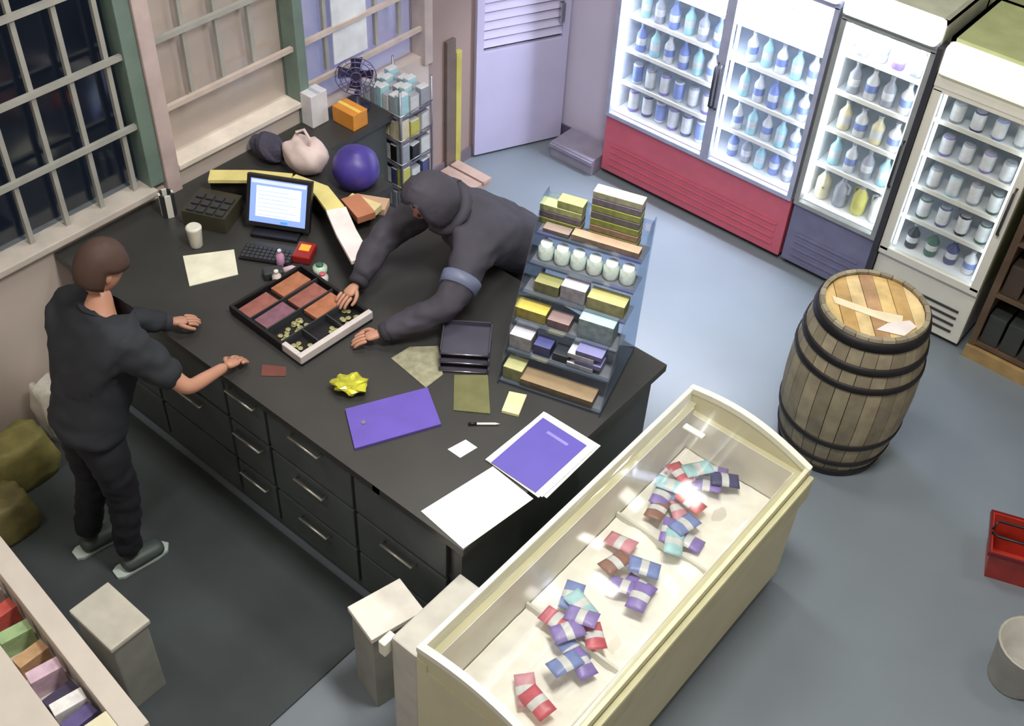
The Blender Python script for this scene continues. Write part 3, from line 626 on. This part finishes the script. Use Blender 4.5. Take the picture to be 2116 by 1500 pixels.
# stands on a small crate so it rests
o.location = (-3.72, 3.40, Z + .10); tag(o, 'round violet bag on the counter behind the ledge', 'bag')
for k, (x, y, c, s) in enumerate(((-4.17, 3.79, (226, 150, 60), (.085, .055, .10)), (-4.315, 3.66, (232, 232, 238), (.045, .06, .20)))):
    t = thing('carton', ('orange carton behind the violet bag', 'upright white carton against the wall post')[k], 'box', (x, y, Z))
    bm = bm_new(); box(bm, (-s[0], -s[1], 0), (s[0], s[1], s[2]), bev=.004); obj('box_body', bm, M('carton_%d' % k, c, .5), t)
    bm = bm_new(); box(bm, (-s[0], -.012, s[2] + .0005), (s[0], .012, s[2] + .002)); obj('tape', bm, M('tape_%d' % k, ((250, 214, 110), (190, 196, 214))[k], .3), t)
for k, (x, y, rz, c, lab) in enumerate(((-3.52, 3.30, .5, (206, 170, 140), 'tan'), (-3.50, 3.22, .2, (228, 214, 160), 'cream'), (-4.12, 3.02, .6, (232, 214, 110), 'yellow'), (-3.46, 3.16, -.3, (190, 126, 96), 'brown'))):
    bm = bm_new(); box(bm, (-.09, -.05, 0), (.09, .05, .04), bev=.003); o = obj('flat_box', bm, M('fb_%d' % k, c, .5)); o.location = (x, y, Z + (0, .041, 0, .082)[k]); o.rotation_euler = (0, 0, rz)
    tag(o, f'{lab} flat box behind the raised ledge', 'box')
# round fan on the counter end near the wall
t = thing('desk_fan', 'round dark blue fan standing below the barred window', 'fan', (-4.25, 3.925, Z), R(47))
fb = M('fan_blue', (58, 56, 88), .45)
bm = bm_new(); lathe(bm, [(.07, 0), (.07, .012), (.02, .02), (.012, .11)], 16); obj('fan_base', bm, fb, t)
bm = bm_new(); 
for rr in (.115, .09, .06, .03): tube(bm, [(rr * math.cos(a * PI / 12), -.03 + (.115 - rr) * -.15, .22 + rr * math.sin(a * PI / 12)) for a in range(25)], .003, 5)
for a in range(12): tube(bm, [(.02 * math.cos(a * PI / 6), -.043, .22 + .02 * math.sin(a * PI / 6)), (.115 * math.cos(a * PI / 6), -.03, .22 + .115 * math.sin(a * PI / 6)), (.08 * math.cos(a * PI / 6), .03, .22 + .08 * math.sin(a * PI / 6))], .002, 5)
obj('fan_cage', bm, M('fan_cage', (120, 116, 165), .3, .5), t)
for k in range(4):
    a = k * PI / 2; bm = bm_new(); prism(bm, [(-.02, .012), (.02, .012), (.045, .095), (-.025, .10)], -.002, .002)
    bmesh.ops.transform(bm, matrix=Matrix.Translation((0, 0, .22)) @ Matrix.Rotation(a, 4, 'Y') @ Matrix.Rotation(R(90), 4, 'X') @ Matrix.Rotation(.25, 4, 'Y'), verts=bm.verts); obj('blade', bm, fb, t)
bm = bm_new(); tube(bm, [(0, -.03, .22), (0, .07, .22)], .03, 12); obj('motor', bm, fb, t)

# ------------------------------------------------------------------ tiered display stand on the counter
O = Vector((-2.21, 2.79, 0)); ru = Vector((.957, .29, 0)); rw = Vector((-.29, .957, 0)); ang = math.atan2(.29, .957)
st = thing('display_stand', 'tall stepped counter display stand full of snacks and sweets', 'display stand', (O.x, O.y, Z), ang)
acr = glass('acrylic_blue', (.80, .87, .95), .10, .08)
tiers = [(.0, .03), (.125, .10), (.24, .17), (.35, .24), (.46, .31), (.58, .37)]
SW = .47
shm = M('stand_shelf', (118, 120, 128), .5)
for z, wv in tiers:
    bm = bm_new(); box(bm, (0, wv - .03, z), (SW, wv + .09, z + .008)); o = obj('tier', bm, shm, st)
    bm = bm_new(); box(bm, (0, wv - .034, z), (SW, wv - .030, z + .028)); obj('lip', bm, acr, o)
bm = bm_new()
for x in (-.006, SW + .001):
    v = [bm.verts.new((xx, yy, zz)) for xx in (x, x + .005) for yy, zz in ((-.02, 0), (.44, 0), (.47, .74), (.40, .74), (.02, .10))]
    for i in range(5): bm.faces.new((v[i], v[(i + 1) % 5], v[5 + (i + 1) % 5], v[5 + i]))
    bm.faces.new(v[:5]); bm.faces.new(v[5:])
obj('side_panel', bm, acr, st)
bm = bm_new(); box(bm, (0, .462, .0), (SW, .466, .72)); obj('back_panel', bm, acr, st)
bm = bm_new(); box(bm, (0, .0, -.0), (SW, .45, -.0 + .004)); obj('stand_foot', bm, shm, st)
def on_stand(x, wv, z, s, c, label, name='snack_box', cat='box', grp=None, tilt=0, n=1):
    col = c if isinstance(c, tuple) else cols[c]
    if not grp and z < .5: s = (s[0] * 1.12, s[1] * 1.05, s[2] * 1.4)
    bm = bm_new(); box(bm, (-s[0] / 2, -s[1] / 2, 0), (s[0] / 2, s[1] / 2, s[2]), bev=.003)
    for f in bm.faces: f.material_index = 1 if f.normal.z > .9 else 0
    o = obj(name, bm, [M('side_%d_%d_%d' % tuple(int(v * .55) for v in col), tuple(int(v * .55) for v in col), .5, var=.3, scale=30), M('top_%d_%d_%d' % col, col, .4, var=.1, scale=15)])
    p = O + ru * x + rw * wv; o.location = (p.x, p.y, Z + z); o.rotation_euler = (0, 0, ang + tilt)
    tag(o, label, cat, grp); return o
T = [t_[0] + .0092 for t_ in tiers]; Wd = [t_[1] + .03 for t_ in tiers]
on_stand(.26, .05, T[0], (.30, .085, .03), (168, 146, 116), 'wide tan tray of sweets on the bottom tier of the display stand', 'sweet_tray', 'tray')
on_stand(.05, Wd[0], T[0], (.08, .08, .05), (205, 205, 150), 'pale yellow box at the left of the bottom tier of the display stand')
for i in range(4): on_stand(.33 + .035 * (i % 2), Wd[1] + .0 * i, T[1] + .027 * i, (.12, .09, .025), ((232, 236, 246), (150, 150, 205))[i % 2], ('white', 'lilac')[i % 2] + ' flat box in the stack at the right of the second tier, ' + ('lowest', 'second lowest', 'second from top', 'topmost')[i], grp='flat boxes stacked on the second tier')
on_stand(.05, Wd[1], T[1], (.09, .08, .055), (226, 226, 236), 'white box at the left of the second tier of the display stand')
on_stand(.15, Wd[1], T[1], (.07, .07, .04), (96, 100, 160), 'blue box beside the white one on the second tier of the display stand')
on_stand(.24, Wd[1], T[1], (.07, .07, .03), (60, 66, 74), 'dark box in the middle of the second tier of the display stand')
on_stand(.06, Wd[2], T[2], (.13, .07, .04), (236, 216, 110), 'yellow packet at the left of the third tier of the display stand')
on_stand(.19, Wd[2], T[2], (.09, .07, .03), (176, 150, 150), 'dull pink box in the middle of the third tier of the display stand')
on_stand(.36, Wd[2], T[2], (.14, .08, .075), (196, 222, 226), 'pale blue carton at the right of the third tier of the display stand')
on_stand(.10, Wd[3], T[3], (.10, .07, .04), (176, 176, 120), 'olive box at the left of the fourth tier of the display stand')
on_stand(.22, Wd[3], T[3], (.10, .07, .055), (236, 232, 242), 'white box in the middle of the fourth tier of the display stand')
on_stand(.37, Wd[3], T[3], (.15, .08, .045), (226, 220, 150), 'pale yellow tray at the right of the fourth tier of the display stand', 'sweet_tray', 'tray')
for i in range(6):
    bm = bm_new(); lathe(bm, [(.031, 0), (.035, .01), (.035, .06), (.026, .07), (.026, .082)], 12, mfun=lambda k: 1 if k >= 3 else 0)
    o = obj('sweet_jar', bm, [M('jar_pale', (206, 222, 216), .15, var=.25, scale=30), M('jar_lid', (236, 240, 240), .3)]); p = O + ru * (.05 + .074 * i) + rw * Wd[4]
    o.location = (p.x, p.y, Z + T[4]); tag(o, 'pale glassy sweet jar, %s in its row on the display stand' % ('leftmost', 'second from left', 'third from left', 'third from right', 'second from right', 'rightmost')[i], 'jar', 'sweet jars on the fifth tier')
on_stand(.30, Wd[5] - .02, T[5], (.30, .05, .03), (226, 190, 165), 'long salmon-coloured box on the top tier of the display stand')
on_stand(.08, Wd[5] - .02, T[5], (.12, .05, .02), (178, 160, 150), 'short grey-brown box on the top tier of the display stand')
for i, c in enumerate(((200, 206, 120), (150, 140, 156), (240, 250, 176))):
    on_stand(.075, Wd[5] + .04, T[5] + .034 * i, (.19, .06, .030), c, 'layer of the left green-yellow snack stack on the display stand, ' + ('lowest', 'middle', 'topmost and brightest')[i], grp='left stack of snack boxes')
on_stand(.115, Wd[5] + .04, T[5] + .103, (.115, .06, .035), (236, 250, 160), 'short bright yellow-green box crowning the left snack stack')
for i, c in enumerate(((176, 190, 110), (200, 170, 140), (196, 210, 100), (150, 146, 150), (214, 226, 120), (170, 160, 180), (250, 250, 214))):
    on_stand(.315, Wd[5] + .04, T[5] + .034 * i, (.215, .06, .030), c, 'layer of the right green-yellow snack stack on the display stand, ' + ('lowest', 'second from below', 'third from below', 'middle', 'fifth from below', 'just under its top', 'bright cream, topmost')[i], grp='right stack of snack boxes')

# ------------------------------------------------------------------ snack rack at the wall behind
t = thing('snack_rack', 'tall crowded wire rack of small packets at the wall end of the counter', 'rack', (-4.175, 4.17, 0))
rk = M('rack_wire', (150, 150, 165), .35, .7)
for sx in (-.155, .155):
    for sy in (-.13, .13): bm = bm_new(); tube(bm, [(sx, sy, 0), (sx, sy, 1.10)], .008); obj('upright', bm, rk, t)
rz_ = [.08, .245, .41, .575, .74, .905]
for z in rz_:
    bm = bm_new(); box(bm, (-.155, -.13, z), (.155, .13, z + .006)); o = obj('shelf', bm, M('rack_shelf', (120, 118, 140), .5), t)
    bm = bm_new(); tube(bm, [(-.155, -.138, z + .035), (.162, -.138, z + .035), (.162, .13, z + .035)], .004, 6); obj('front_wire', bm, steel, o)
rc = [['pale', 'navy', 'grey'], ['grey', 'black', 'pale'], ['pale', 'navy', 'yellow'], ['pale', 'grey', 'black'], ['cream', 'yellow', 'pale'], ['pale', 'grey', 'cyan']]
rp = {}
for k, z in enumerate(rz_):
    for i in range(6):
        for j in range(3):
            c = rc[k][(i * 2 + j + k * i) % 3]; hh = .112 + .016 * ((i + j) % 3)
            if (c, hh) not in rp:
                bm = bm_new(); box(bm, (-.023, -.034, 0), (.023, .034, hh), bev=.005); 
                for f in bm.faces: f.material_index = 1 if f.calc_center_median().z > hh * .75 else 0
                o = obj('snack_packet', bm, [cm(c), cm('pale' if c != 'pale' else 'grey')]); rp[(c, hh)] = o
            else: o = rp[(c, hh)].copy(); C.objects.link(o)
            o.location = (-4.175 - .126 + i * .0505, 4.17 - .088 + j * .086, z + .0075); o.rotation_euler = (0, 0, rnd.uniform(-.12, .12))
            tag(o, f'{c} packet, {NTH[i]} column from the left, {("front", "middle", "back")[j]} row, {("lowest", "second", "third", "fourth", "fifth", "top")[k]} shelf of wire rack', 'packet', f'{c} packets on the {("lowest", "second", "third", "fourth", "fifth", "top")[k]} shelf of the wire rack')
# beige low pallet near the yellow jamb
t = thing('low_pallet', 'low beige wooden pallet at the foot of the brown and yellow door jamb', 'pallet', (-4.20, 4.72, 0), 0)
pm = M('pallet_wood', (186, 160, 150), .7, var=.15)
for k in range(4): bm = bm_new(); box(bm, (-.14, -.19 + k * .098, .05), (.16, -.11 + k * .098, .07)); obj('slat', bm, pm, t)
for x in (-.12, .12): bm = bm_new(); box(bm, (x - .02, -.19, 0), (x + .02, .19, .05)); obj('bearer', bm, pm, t)

# ------------------------------------------------------------------ boxes and shelf in the staff area
t = thing('carton', 'white lidded box on the floor beside the near end of the freezer', 'box', (-1.955, 1.80, 0), R(-14))
bm = bm_new(); box(bm, (-.085, -.115, 0), (.085, .115, .52), bev=.004); obj('box_body', bm, M('box_side_grey', (150, 152, 146), .6), t)
bm = bm_new(); box(bm, (-.095, -.125, .521), (.095, .125, .55), bev=.004); obj('lid', bm, M('lid_white', (240, 236, 228), .5), t)
t = thing('waste_bin', 'pale square-topped bin standing by the white shelf unit', 'bin', (-2.79, 1.06, 0), R(0))
bm = bm_new(); box(bm, (-.13, -.085, 0), (.13, .085, .47), bev=.01); obj('bin_body', bm, M('bin_grey', (140, 142, 138), .6), t)
bm = bm_new(); box(bm, (-.14, -.095, .471), (.14, .095, .50), bev=.008); obj('bin_lid', bm, M('bin_lid', (196, 192, 182), .55), t)
t = thing('shelf_unit', 'white open-topped shelf unit along the bottom left, holding papers and packs', 'shelf unit', (-2.12, .81, 0), math.atan2(-.11, 1.08))
sw = M('shelf_white', (206, 198, 190), .5, var=.05)
bm = bm_new(); box(bm, (-1.6, -.085, 0), (0, .0, .80), bev=.004); obj('front_board', bm, sw, t)
bm = bm_new(); box(bm, (-1.6, -.46, 0), (0, -.23, .80), bev=.004); obj('back_board', bm, sw, t)
bm = bm_new(); box(bm, (-.14, -.229, 0), (0, -.086, .80), bev=.004); obj('end_board', bm, M('shelf_cream', (222, 218, 190), .5), t)
bm = bm_new(); box(bm, (-1.6, -.229, .60), (-.141, -.086, .62)); obj('inner_shelf', bm, sw, t)
U = t.matrix_basis.copy(); MW = Matrix.Translation((-2.12, .81, 0)) @ Matrix.Rotation(math.atan2(-.11, 1.08), 4, 'Z')
for k, (x, c, lab, h) in enumerate(((-.23, (96, 84, 140), 'dark purple', .10), (-.30, (240, 240, 246), 'white', .12), (-.37, (70, 62, 92), 'dark', .08), (-.48, (214, 186, 206), 'pink', .11), (-.59, (196, 160, 120), 'tan', .09), (-.71, (160, 190, 140), 'green', .10), (-.83, (196, 84, 76), 'red', .10), (-.95, (200, 196, 190), 'grey', .1))):
    bm = bm_new(); box(bm, (-.028, -.06, 0), (.028, .06, h), bev=.004); o = obj('paper_pack', bm, M('pp_%d' % k, c, .5, var=.25, scale=18))
    p = MW @ Vector((x, -.158, .621)); o.location = p; o.rotation_euler = (0, 0, math.atan2(-.11, 1.08) + .1 * (-1) ** k); tag(o, f'{lab} pack standing in the white shelf unit', 'pack')
# yellow sacks by the left wall
for k, (x, y, c, s, lab) in enumerate(((-4.12, 1.42, (138, 132, 78), (.13, .15, .26), 'yellow-green sack standing by the left wall'), (-3.88, 1.18, (116, 108, 66), (.12, .12, .22), 'duller olive sack nearer the white shelf unit'), (-4.24, 1.72, (220, 216, 206), (.09, .10, .34), 'pale sack against the left wall under the sill'))):
    bm = bm_new(); bmesh.ops.create_cube(bm, size=1); bmesh.ops.subdivide_edges(bm, edges=bm.edges, cuts=5, use_grid_fill=True)
    for v in bm.verts:
        q = v.co.copy(); l = 1 - .25 * (abs(q.x * 2) ** 3 + abs(q.y * 2) ** 3) / 2 * abs(q.z * 2); v.co = Vector((q.x * 2 * s[0] * l * (1 - .2 * (q.z + .5)), q.y * 2 * s[1] * l, (q.z + .5) * s[2] + (.015 * math.sin(q.x * 14 + q.y * 9) if q.z > -.4 else 0)))
    for f in bm.faces: f.smooth = True
    o = obj('sack', bm, M('sack_%d' % k, c, .6, var=.3, scale=9)); o.location = (x, y, .0125); tag(o, lab, 'sack')

# ------------------------------------------------------------------ right edge: red basket and white bucket
t = thing('shopping_basket', 'red plastic basket at the right edge of the floor', 'basket', (-.10, 4.24, 0), R(20))
rb = M('basket_red', (176, 52, 40), .4, var=.2)
bm = bm_new()
lo, hi = (.13, .095), (.17, .13)
def ring(z, a, b_): return [bm.verts.new((sx * a, sy * b_, z)) for sx, sy in ((-1, -1), (1, -1), (1, 1), (-1, 1))]
r1_, r2_, r3_, r4_ = ring(.0, *lo), ring(.22, *hi), ring(.22, hi[0] - .01, hi[1] - .01), ring(.012, lo[0] - .01, lo[1] - .01)
for a_, b_ in ((r1_, r2_), (r2_, r3_), (r3_, r4_)):
    for i in range(4): bm.faces.new((a_[i], a_[(i + 1) % 4], b_[(i + 1) % 4], b_[i]))
bm.faces.new(r1_); bm.faces.new(r4_); obj('basket_body', bm, rb, t)
for s in (-1, 1):
    bm = bm_new(); tube(bm, [(-.165, s * .01, .225), (-.15, s * .05, .25), (.15, s * .05, .25), (.165, s * .01, .225)], .007); obj('handle', bm, black, t)
bm = bm_new(); box(bm, (-.178, -.138, .20), (.178, -.128, .224)); box(bm, (-.178, .128, .20), (.178, .138, .224)); box(bm, (-.178, -.128, .20), (-.168, .128, .224)); box(bm, (.168, -.128, .20), (.178, .128, .224)); obj('rim', bm, M('basket_dark', (110, 26, 34), .4), t)
t = thing('bucket', 'pale grey bucket at the right edge nearer than the red basket', 'bucket', (.14, 3.66, 0))
bm = bm_new(); lathe(bm, [(.11, 0), (.115, .01), (.145, .26), (.152, .27), (.138, .27), (.10, .02)], 24); obj('bucket_body', bm, M('bucket', (176, 174, 168), .5), t)
bm = bm_new(); tube(bm, [(.148 * math.cos(a * PI / 10), .148 * math.sin(a * PI / 10), .262) for a in range(11)], .004, 6); obj('handle', bm, steel, t)

# ------------------------------------------------------------------ people
def skin(verts, edges, sub=2, root=0):
    me = bpy.data.meshes.new('tmp'); me.from_pydata([v[:3] for v in verts], edges, []); o = bpy.data.objects.new('tmp', me); C.objects.link(o)
    md = o.modifiers.new('s', 'SKIN'); md.use_smooth_shade = True
    for i, v in enumerate(verts):
        sv = me.skin_vertices[0].data[i]; r = v[3]; sv.radius = r if isinstance(r, tuple) else (r, r); sv.use_root = (i == root)
    s2 = o.modifiers.new('u', 'SUBSURF'); s2.levels = sub; s2.render_levels = sub
    dg = bpy.context.evaluated_depsgraph_get(); m2 = bpy.data.meshes.new_from_object(o.evaluated_get(dg))
    bpy.data.objects.remove(o); bpy.data.meshes.remove(me); return m2
def add_mesh(bm, me, mi=0):
    n = len(bm.faces); bm.from_mesh(me); bm.faces.ensure_lookup_table()
    for f in bm.faces[n:]: f.material_index = mi; f.smooth = True
    bpy.data.meshes.remove(me)
def wrinkle(bm, amp=.012, f=11):
    bm.normal_update()
    mv = [(v, v.normal * amp * (noise.noise(Vector((v.co.x * f, v.co.y * f * 1.3, v.co.z * f * 2.2))) + .5 * noise.noise(v.co * f * 3))) for v in bm.verts]
    for v, d in mv: v.co += d
def hand(bm, wrist, tip, up, thumb_side, mi=0, curl=.5):
    w_, d = Vector(wrist), (Vector(tip) - Vector(wrist)).normalized(); u = Vector(up); s = d.cross(u).normalized(); u = s.cross(d)
    add_mesh(bm, skin([(*w_, (.024, .020)), (*(w_ + d * .04), (.030, .017)), (*(w_ + d * .085), (.036, .014))], [(0, 1), (1, 2)]), mi)
    for k, ln in enumerate((.066, .076, .070, .054)):
        off = (k - 1.5) * .020; b0 = w_ + d * .075 + s * off; p = [b0]; dr = d.copy()
        for j in range(3):
            dr = (dr - u * curl * (.25 + .25 * j)).normalized(); p.append(p[-1] + dr * ln * (.45, .32, .28)[j])
        add_mesh(bm, skin([(*q, (.0095, .009, .0085, .007)[i]) for i, q in enumerate(p)], [(0, 1), (1, 2), (2, 3)], 1), mi)
    ts = s * thumb_side
    p = [w_ + d * .03 + ts * .018, w_ + d * .055 + ts * .045, w_ + d * .085 + ts * .052 - u * .012, w_ + d * .108 + ts * .046 - u * .022]
    add_mesh(bm, skin([(*q, (.012, .011, .0095, .0075)[i]) for i, q in enumerate(p)], [(0, 1), (1, 2), (2, 3)], 1), mi)
def head(bm, c, fwd, up, mi=0, size=1.0, eye=1):
    f = Vector(fwd).normalized(); u = Vector(up); s = f.cross(u).normalized(); u = s.cross(f).normalized()
    m3 = Matrix((s, f, u)).transposed().to_4x4(); m3.translation = Vector(c)
    tmp = bmesh.new(); bmesh.ops.create_uvsphere(tmp, u_segments=24, v_segments=18, radius=1)
    for v in tmp.verts:
        x, y, z = v.co; k = 1 - .22 * max(0, -z) ** 1.5
        v.co = Vector((x * .075 * k, (y * .095 if y < 0 else y * .088) * (1 - .1 * max(0, -z)), z * .118)) * size
        if y > .75 and abs(x) < .22 and -.35 < z < .12: v.co.y += .020 * size * (1 - abs(x) / .22)
        if y > .7 and abs(abs(x) - .38) < .16 and .0 < z < .25: v.co.y -= .006 * size
        if y > .7 and abs(x) < .35 and -.62 < z < -.5: v.co.y -= .004 * size
    for ss in (-1, 1):
        g = bmesh.ops.create_uvsphere(tmp, u_segments=8, v_segments=6, radius=.022 * size)
        for v in g['verts']: v.co = Vector((v.co.x * .35 + ss * .074 * size, v.co.y * .8 - .005, v.co.z * 1.35 + .0))
        g = bmesh.ops.create_uvsphere(tmp, u_segments=8, v_segments=6, radius=.011 * size)
        for v in g['verts']: v.co += Vector((ss * .029, .076, .012)) * size
        for fc in {q for v in g['verts'] for q in v.link_faces}: fc.material_index = 9
    bmesh.ops.transform(tmp, matrix=m3, verts=tmp.verts)
    me = bpy.data.meshes.new('h'); tmp.to_mesh(me); tmp.free(); n = len(bm.faces); bm.from_mesh(me); bm.faces.ensure_lookup_table()
    for fc in bm.faces[n:]: fc.material_index = eye if fc.material_index == 9 else mi; fc.smooth = True
    bpy.data.meshes.remove(me); return m3
def ell_cap(m3, rx, ry, rz, keep, size=1):
    bm = bmesh.new(); bmesh.ops.create_uvsphere(bm, u_segments=28, v_segments=20, radius=1)
    bmesh.ops.delete(bm, geom=[v for v in bm.verts if not keep(v.co)], context='VERTS')
    for v in bm.verts: v.co = Vector((v.co.x * rx, v.co.y * ry, v.co.z * rz)) * (1 + .015 * math.sin(v.co.x * 30 + v.co.y * 23))
    for f in bm.faces: f.smooth = True
    bmesh.ops.solidify(bm, geom=bm.faces, thickness=-.006)
    bmesh.ops.transform(bm, matrix=m3, verts=bm.verts); return bm
def person(label, J, mats, hood=False, look=None, hair=True, short_sleeve=(), bulk=1.0):
    # J: joints in world space
    root = thing('person', label, 'person', (J['hip'].x, J['hip'].y, 0)); off = Vector((-J['hip'].x, -J['hip'].y, 0))
    J = {k: v + off for k, v in J.items()}
    skin_m, top_m, leg_m, shoe_m, hair_m, eye_m = mats
    up = (J['neck'] - J['hip']).normalized()
    V = [(*(J['hip'] + Vector((0, 0, .03))), .08), (*(J['hip'].lerp(J['neck'], .35)), .09), (*(J['hip'].lerp(J['neck'], .72)), .115), (*J['neck'], .055), (*J['head'].lerp(J['neck'], .4), .05)]
    E = [(0, 1), (1, 2), (2, 3), (3, 4)]
    for s in 'lr':
        i = len(V); V += [(*J['sh' + s], .055), (*J['el' + s], .038), (*J['wr' + s], .024)]; E += [(2, i), (i, i + 1), (i + 1, i + 2)]
        i = len(V); V += [(*J['th' + s], .065), (*J['kn' + s], .050), (*J['an' + s], .036)]; E += [(0, i), (i, i + 1), (i + 1, i + 2)]
    bm = bm_new(); add_mesh(bm, skin(V, E))
    m3 = head(bm, J['head'], look, (0, 0, 1) if not hood else (J['head'] - J['neck']))
    for s in 'lr':
        hand(bm, J['wr' + s], J['wr' + s] + (J['hd' + s] - J['wr' + s]), (0, 0, 1), 1 if s == 'l' else -1)
    obj('body', bm, [skin_m, eye_m], root)
    # top garment
    V = [(*(J['hip'] - up * .10), (.165 * bulk, .14 * bulk)), (*J['hip'], (.168 * bulk, .14 * bulk)), (*(J['hip'].lerp(J['neck'], .38)), (.160 * bulk, .135 * bulk)), (*(J['hip'].lerp(J['neck'], .78)), (.175 * bulk, .14 * bulk)), (*J['neck'], .085)]
    E = [(0, 1), (1, 2), (2, 3), (3, 4)]
    for s in 'lr':
        i = len(V); end = J['wr' + s] if s not in short_sleeve else J['sh' + s].lerp(J['el' + s], .85)
        V += [(*J['sh' + s], .085 * bulk)]; E += [(3, i)]
        if s in short_sleeve: V += [(*end, .066)]; E += [(i, i + 1)]
        else: V += [(*J['el' + s], .064 * bulk), (*end, .044 * bulk)]; E += [(i, i + 1), (i + 1, i + 2)]
    bm = bm_new(); add_mesh(bm, skin(V, E, 3)); wrinkle(bm); obj('hoodie' if hood else 'jacket', bm, top_m, root)
    V = [(*(J['hip'] + up * .06), (.150, .125)), (*(J['hip'] - Vector((0, 0, .06))), (.155, .13))]; E = [(0, 1)]
    for s in 'lr': i = len(V); V += [(*J['th' + s], .105), (*J['kn' + s], .075), (*(J['an' + s] + Vector((0, 0, .005))), .064)]; E += [(1, i), (i, i + 1), (i + 1, i + 2)]
    bm = bm_new(); add_mesh(bm, skin(V, E, 3)); wrinkle(bm, .010); obj('trousers', bm, leg_m, root)
    fw = Vector(look); fw.z = 0; fw.normalize()
    for s in 'lr':
        a = J['an' + s]; bm = bm_new()
        add_mesh(bm, skin([(a.x - fw.x * .05, a.y - fw.y * .05, .058, (.052, .044)), (a.x + fw.x * .06, a.y + fw.y * .06, .056, (.056, .044)), (a.x + fw.x * .17, a.y + fw.y * .17, .048, (.052, .036))], [(0, 1), (1, 2)]))
        o = obj('shoe', bm, shoe_m, root)
        bm = bm_new(); prism(bm, [(a.x + fw.x * q + fw.y * r_, a.y + fw.y * q - fw.x * r_) for q, r_ in ((-.085, -.025), (-.06, -.04), (.03, -.042), (.11, -.046), (.17, -.036), (.195, 0), (.17, .036), (.11, .046), (.03, .042), (-.06, .04), (-.085, .025))], .0125, .028); obj('sole', bm, M('sole', (190, 205, 200), .5), o)
    for s in 'lr':
        if s in short_sleeve: continue
        a = J['wr' + s]; d = (J['el' + s] - a).normalized(); rr = .037 * bulk
        bm = bm_new(); tube(bm, [a - d * .008, a, a + d * .022, a + d * .03], [rr * .8, rr, rr * 1.05, rr * .9], 14); obj('cuff', bm, M('cuff_rib', (48, 48, 58), .85), root)
    if hood:
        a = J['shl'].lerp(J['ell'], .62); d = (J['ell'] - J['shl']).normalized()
        bm = bm_new(); tube(bm, [a - d * .03, a - d * .028, a + d * .028, a + d * .03], [.088, .095, .090, .083], 20); obj('sleeve_gleam', bm, M('gleam_grey', (104, 112, 140), .5, var=.2), root)['label'] = 'pale blue-grey gleam on the sleeve, shaped as a band'  # gleam on the sleeve, painted in as a paler ring around the arm
        bm = ell_cap(m3, .112, .135, .150, lambda c: not (c.y > .45 and c.z < .75)); wrinkle(bm, .008, 16); obj('hood', bm, top_m, root)
        c = J['neck'].lerp(J['head'], .30); bm = bm_new(); ax = (J['head'] - J['neck']).normalized(); e1 = ax.cross(Vector((1, 0, 0))).normalized(); e2 = ax.cross(e1)
        tube(bm, [c + e1 * .105 * math.cos(a * PI / 10) + e2 * .105 * math.sin(a * PI / 10) for a in range(21)], .030, 10); wrinkle(bm, .012, 18); obj('hood_collar', bm, top_m, root)
    else:
        bm = ell_cap(m3, .086, .106, .128, lambda c: c.z > .15 or (c.y < -.1 and c.z > -.55)); obj('hair', bm, hair_m, root)
    return root
skn = M('skin', (190, 140, 118), .5, var=.06); eye = M('eye_dark', (30, 24, 22), .3)
V3 = Vector
person('person in a dark navy hooded top leaning over the counter towards the cash drawer', dict(
    hip=V3((-2.80, 3.60, .96)), neck=V3((-2.84, 3.20, 1.34)), head=V3((-2.88, 3.07, 1.44)),
    shl=V3((-2.655, 3.13, 1.26)), ell=V3((-2.58, 2.87, 1.12)), wrl=V3((-2.76, 2.62, 1.01)), hdl=V3((-2.86, 2.48, .99)),
    shr=V3((-3.02, 3.26, 1.27)), elr=V3((-3.13, 2.99, 1.14)), wrr=V3((-3.06, 2.76, 1.04)), hdr=V3((-3.05, 2.60, 1.0)),
    thl=V3((-2.70, 3.62, .86)), knl=V3((-2.68, 3.52, .48)), anl=V3((-2.66, 3.62, .09)),
    thr=V3((-2.92, 3.62, .86)), knr=V3((-2.93, 3.52, .48)), anr=V3((-2.96, 3.66, .09))),
    (skn, M('hoodie_navy', (62, 60, 72), .8, var=.15, scale=6, bump=.2), M('trousers_dark', (44, 44, 56), .8), M('shoe_black', (30, 30, 32), .5), M('hair_dark', (40, 32, 28), .7), eye), hood=True, look=V3((-.45, -.8, -.75)), bulk=1.22)
person('person with brown hair in a black top standing behind the counter, one hand on it', dict(
    hip=V3((-3.36, 1.47, .92)), neck=V3((-3.37, 1.66, 1.42)), head=V3((-3.40, 1.72, 1.57)),
    shl=V3((-3.55, 1.64, 1.35)), ell=V3((-3.62, 1.80, 1.12)), wrl=V3((-3.50, 2.02, 1.02)), hdl=V3((-3.45, 2.16, .985)),
    shr=V3((-3.19, 1.64, 1.34)), elr=V3((-3.02, 1.76, 1.12)), wrr=V3((-3.09, 2.00, 1.03)), hdr=V3((-3.12, 2.12, .985)),
    thl=V3((-3.46, 1.46, .84)), knl=V3((-3.47, 1.46, .48)), anl=V3((-3.50, 1.36, .10)),
    thr=V3((-3.27, 1.46, .84)), knr=V3((-3.27, 1.48, .48)), anr=V3((-3.27, 1.42, .10))),
    (skn, M('top_black', (34, 38, 46), .8, var=.2, scale=6, bump=.2), M('trousers_black', (22, 24, 34), .8), M('shoe_grey', (70, 80, 78), .5), M('hair_brown', (70, 50, 42), .7), eye), look=V3((.12, .95, -.35)), short_sleeve=('r',), bulk=1.12)
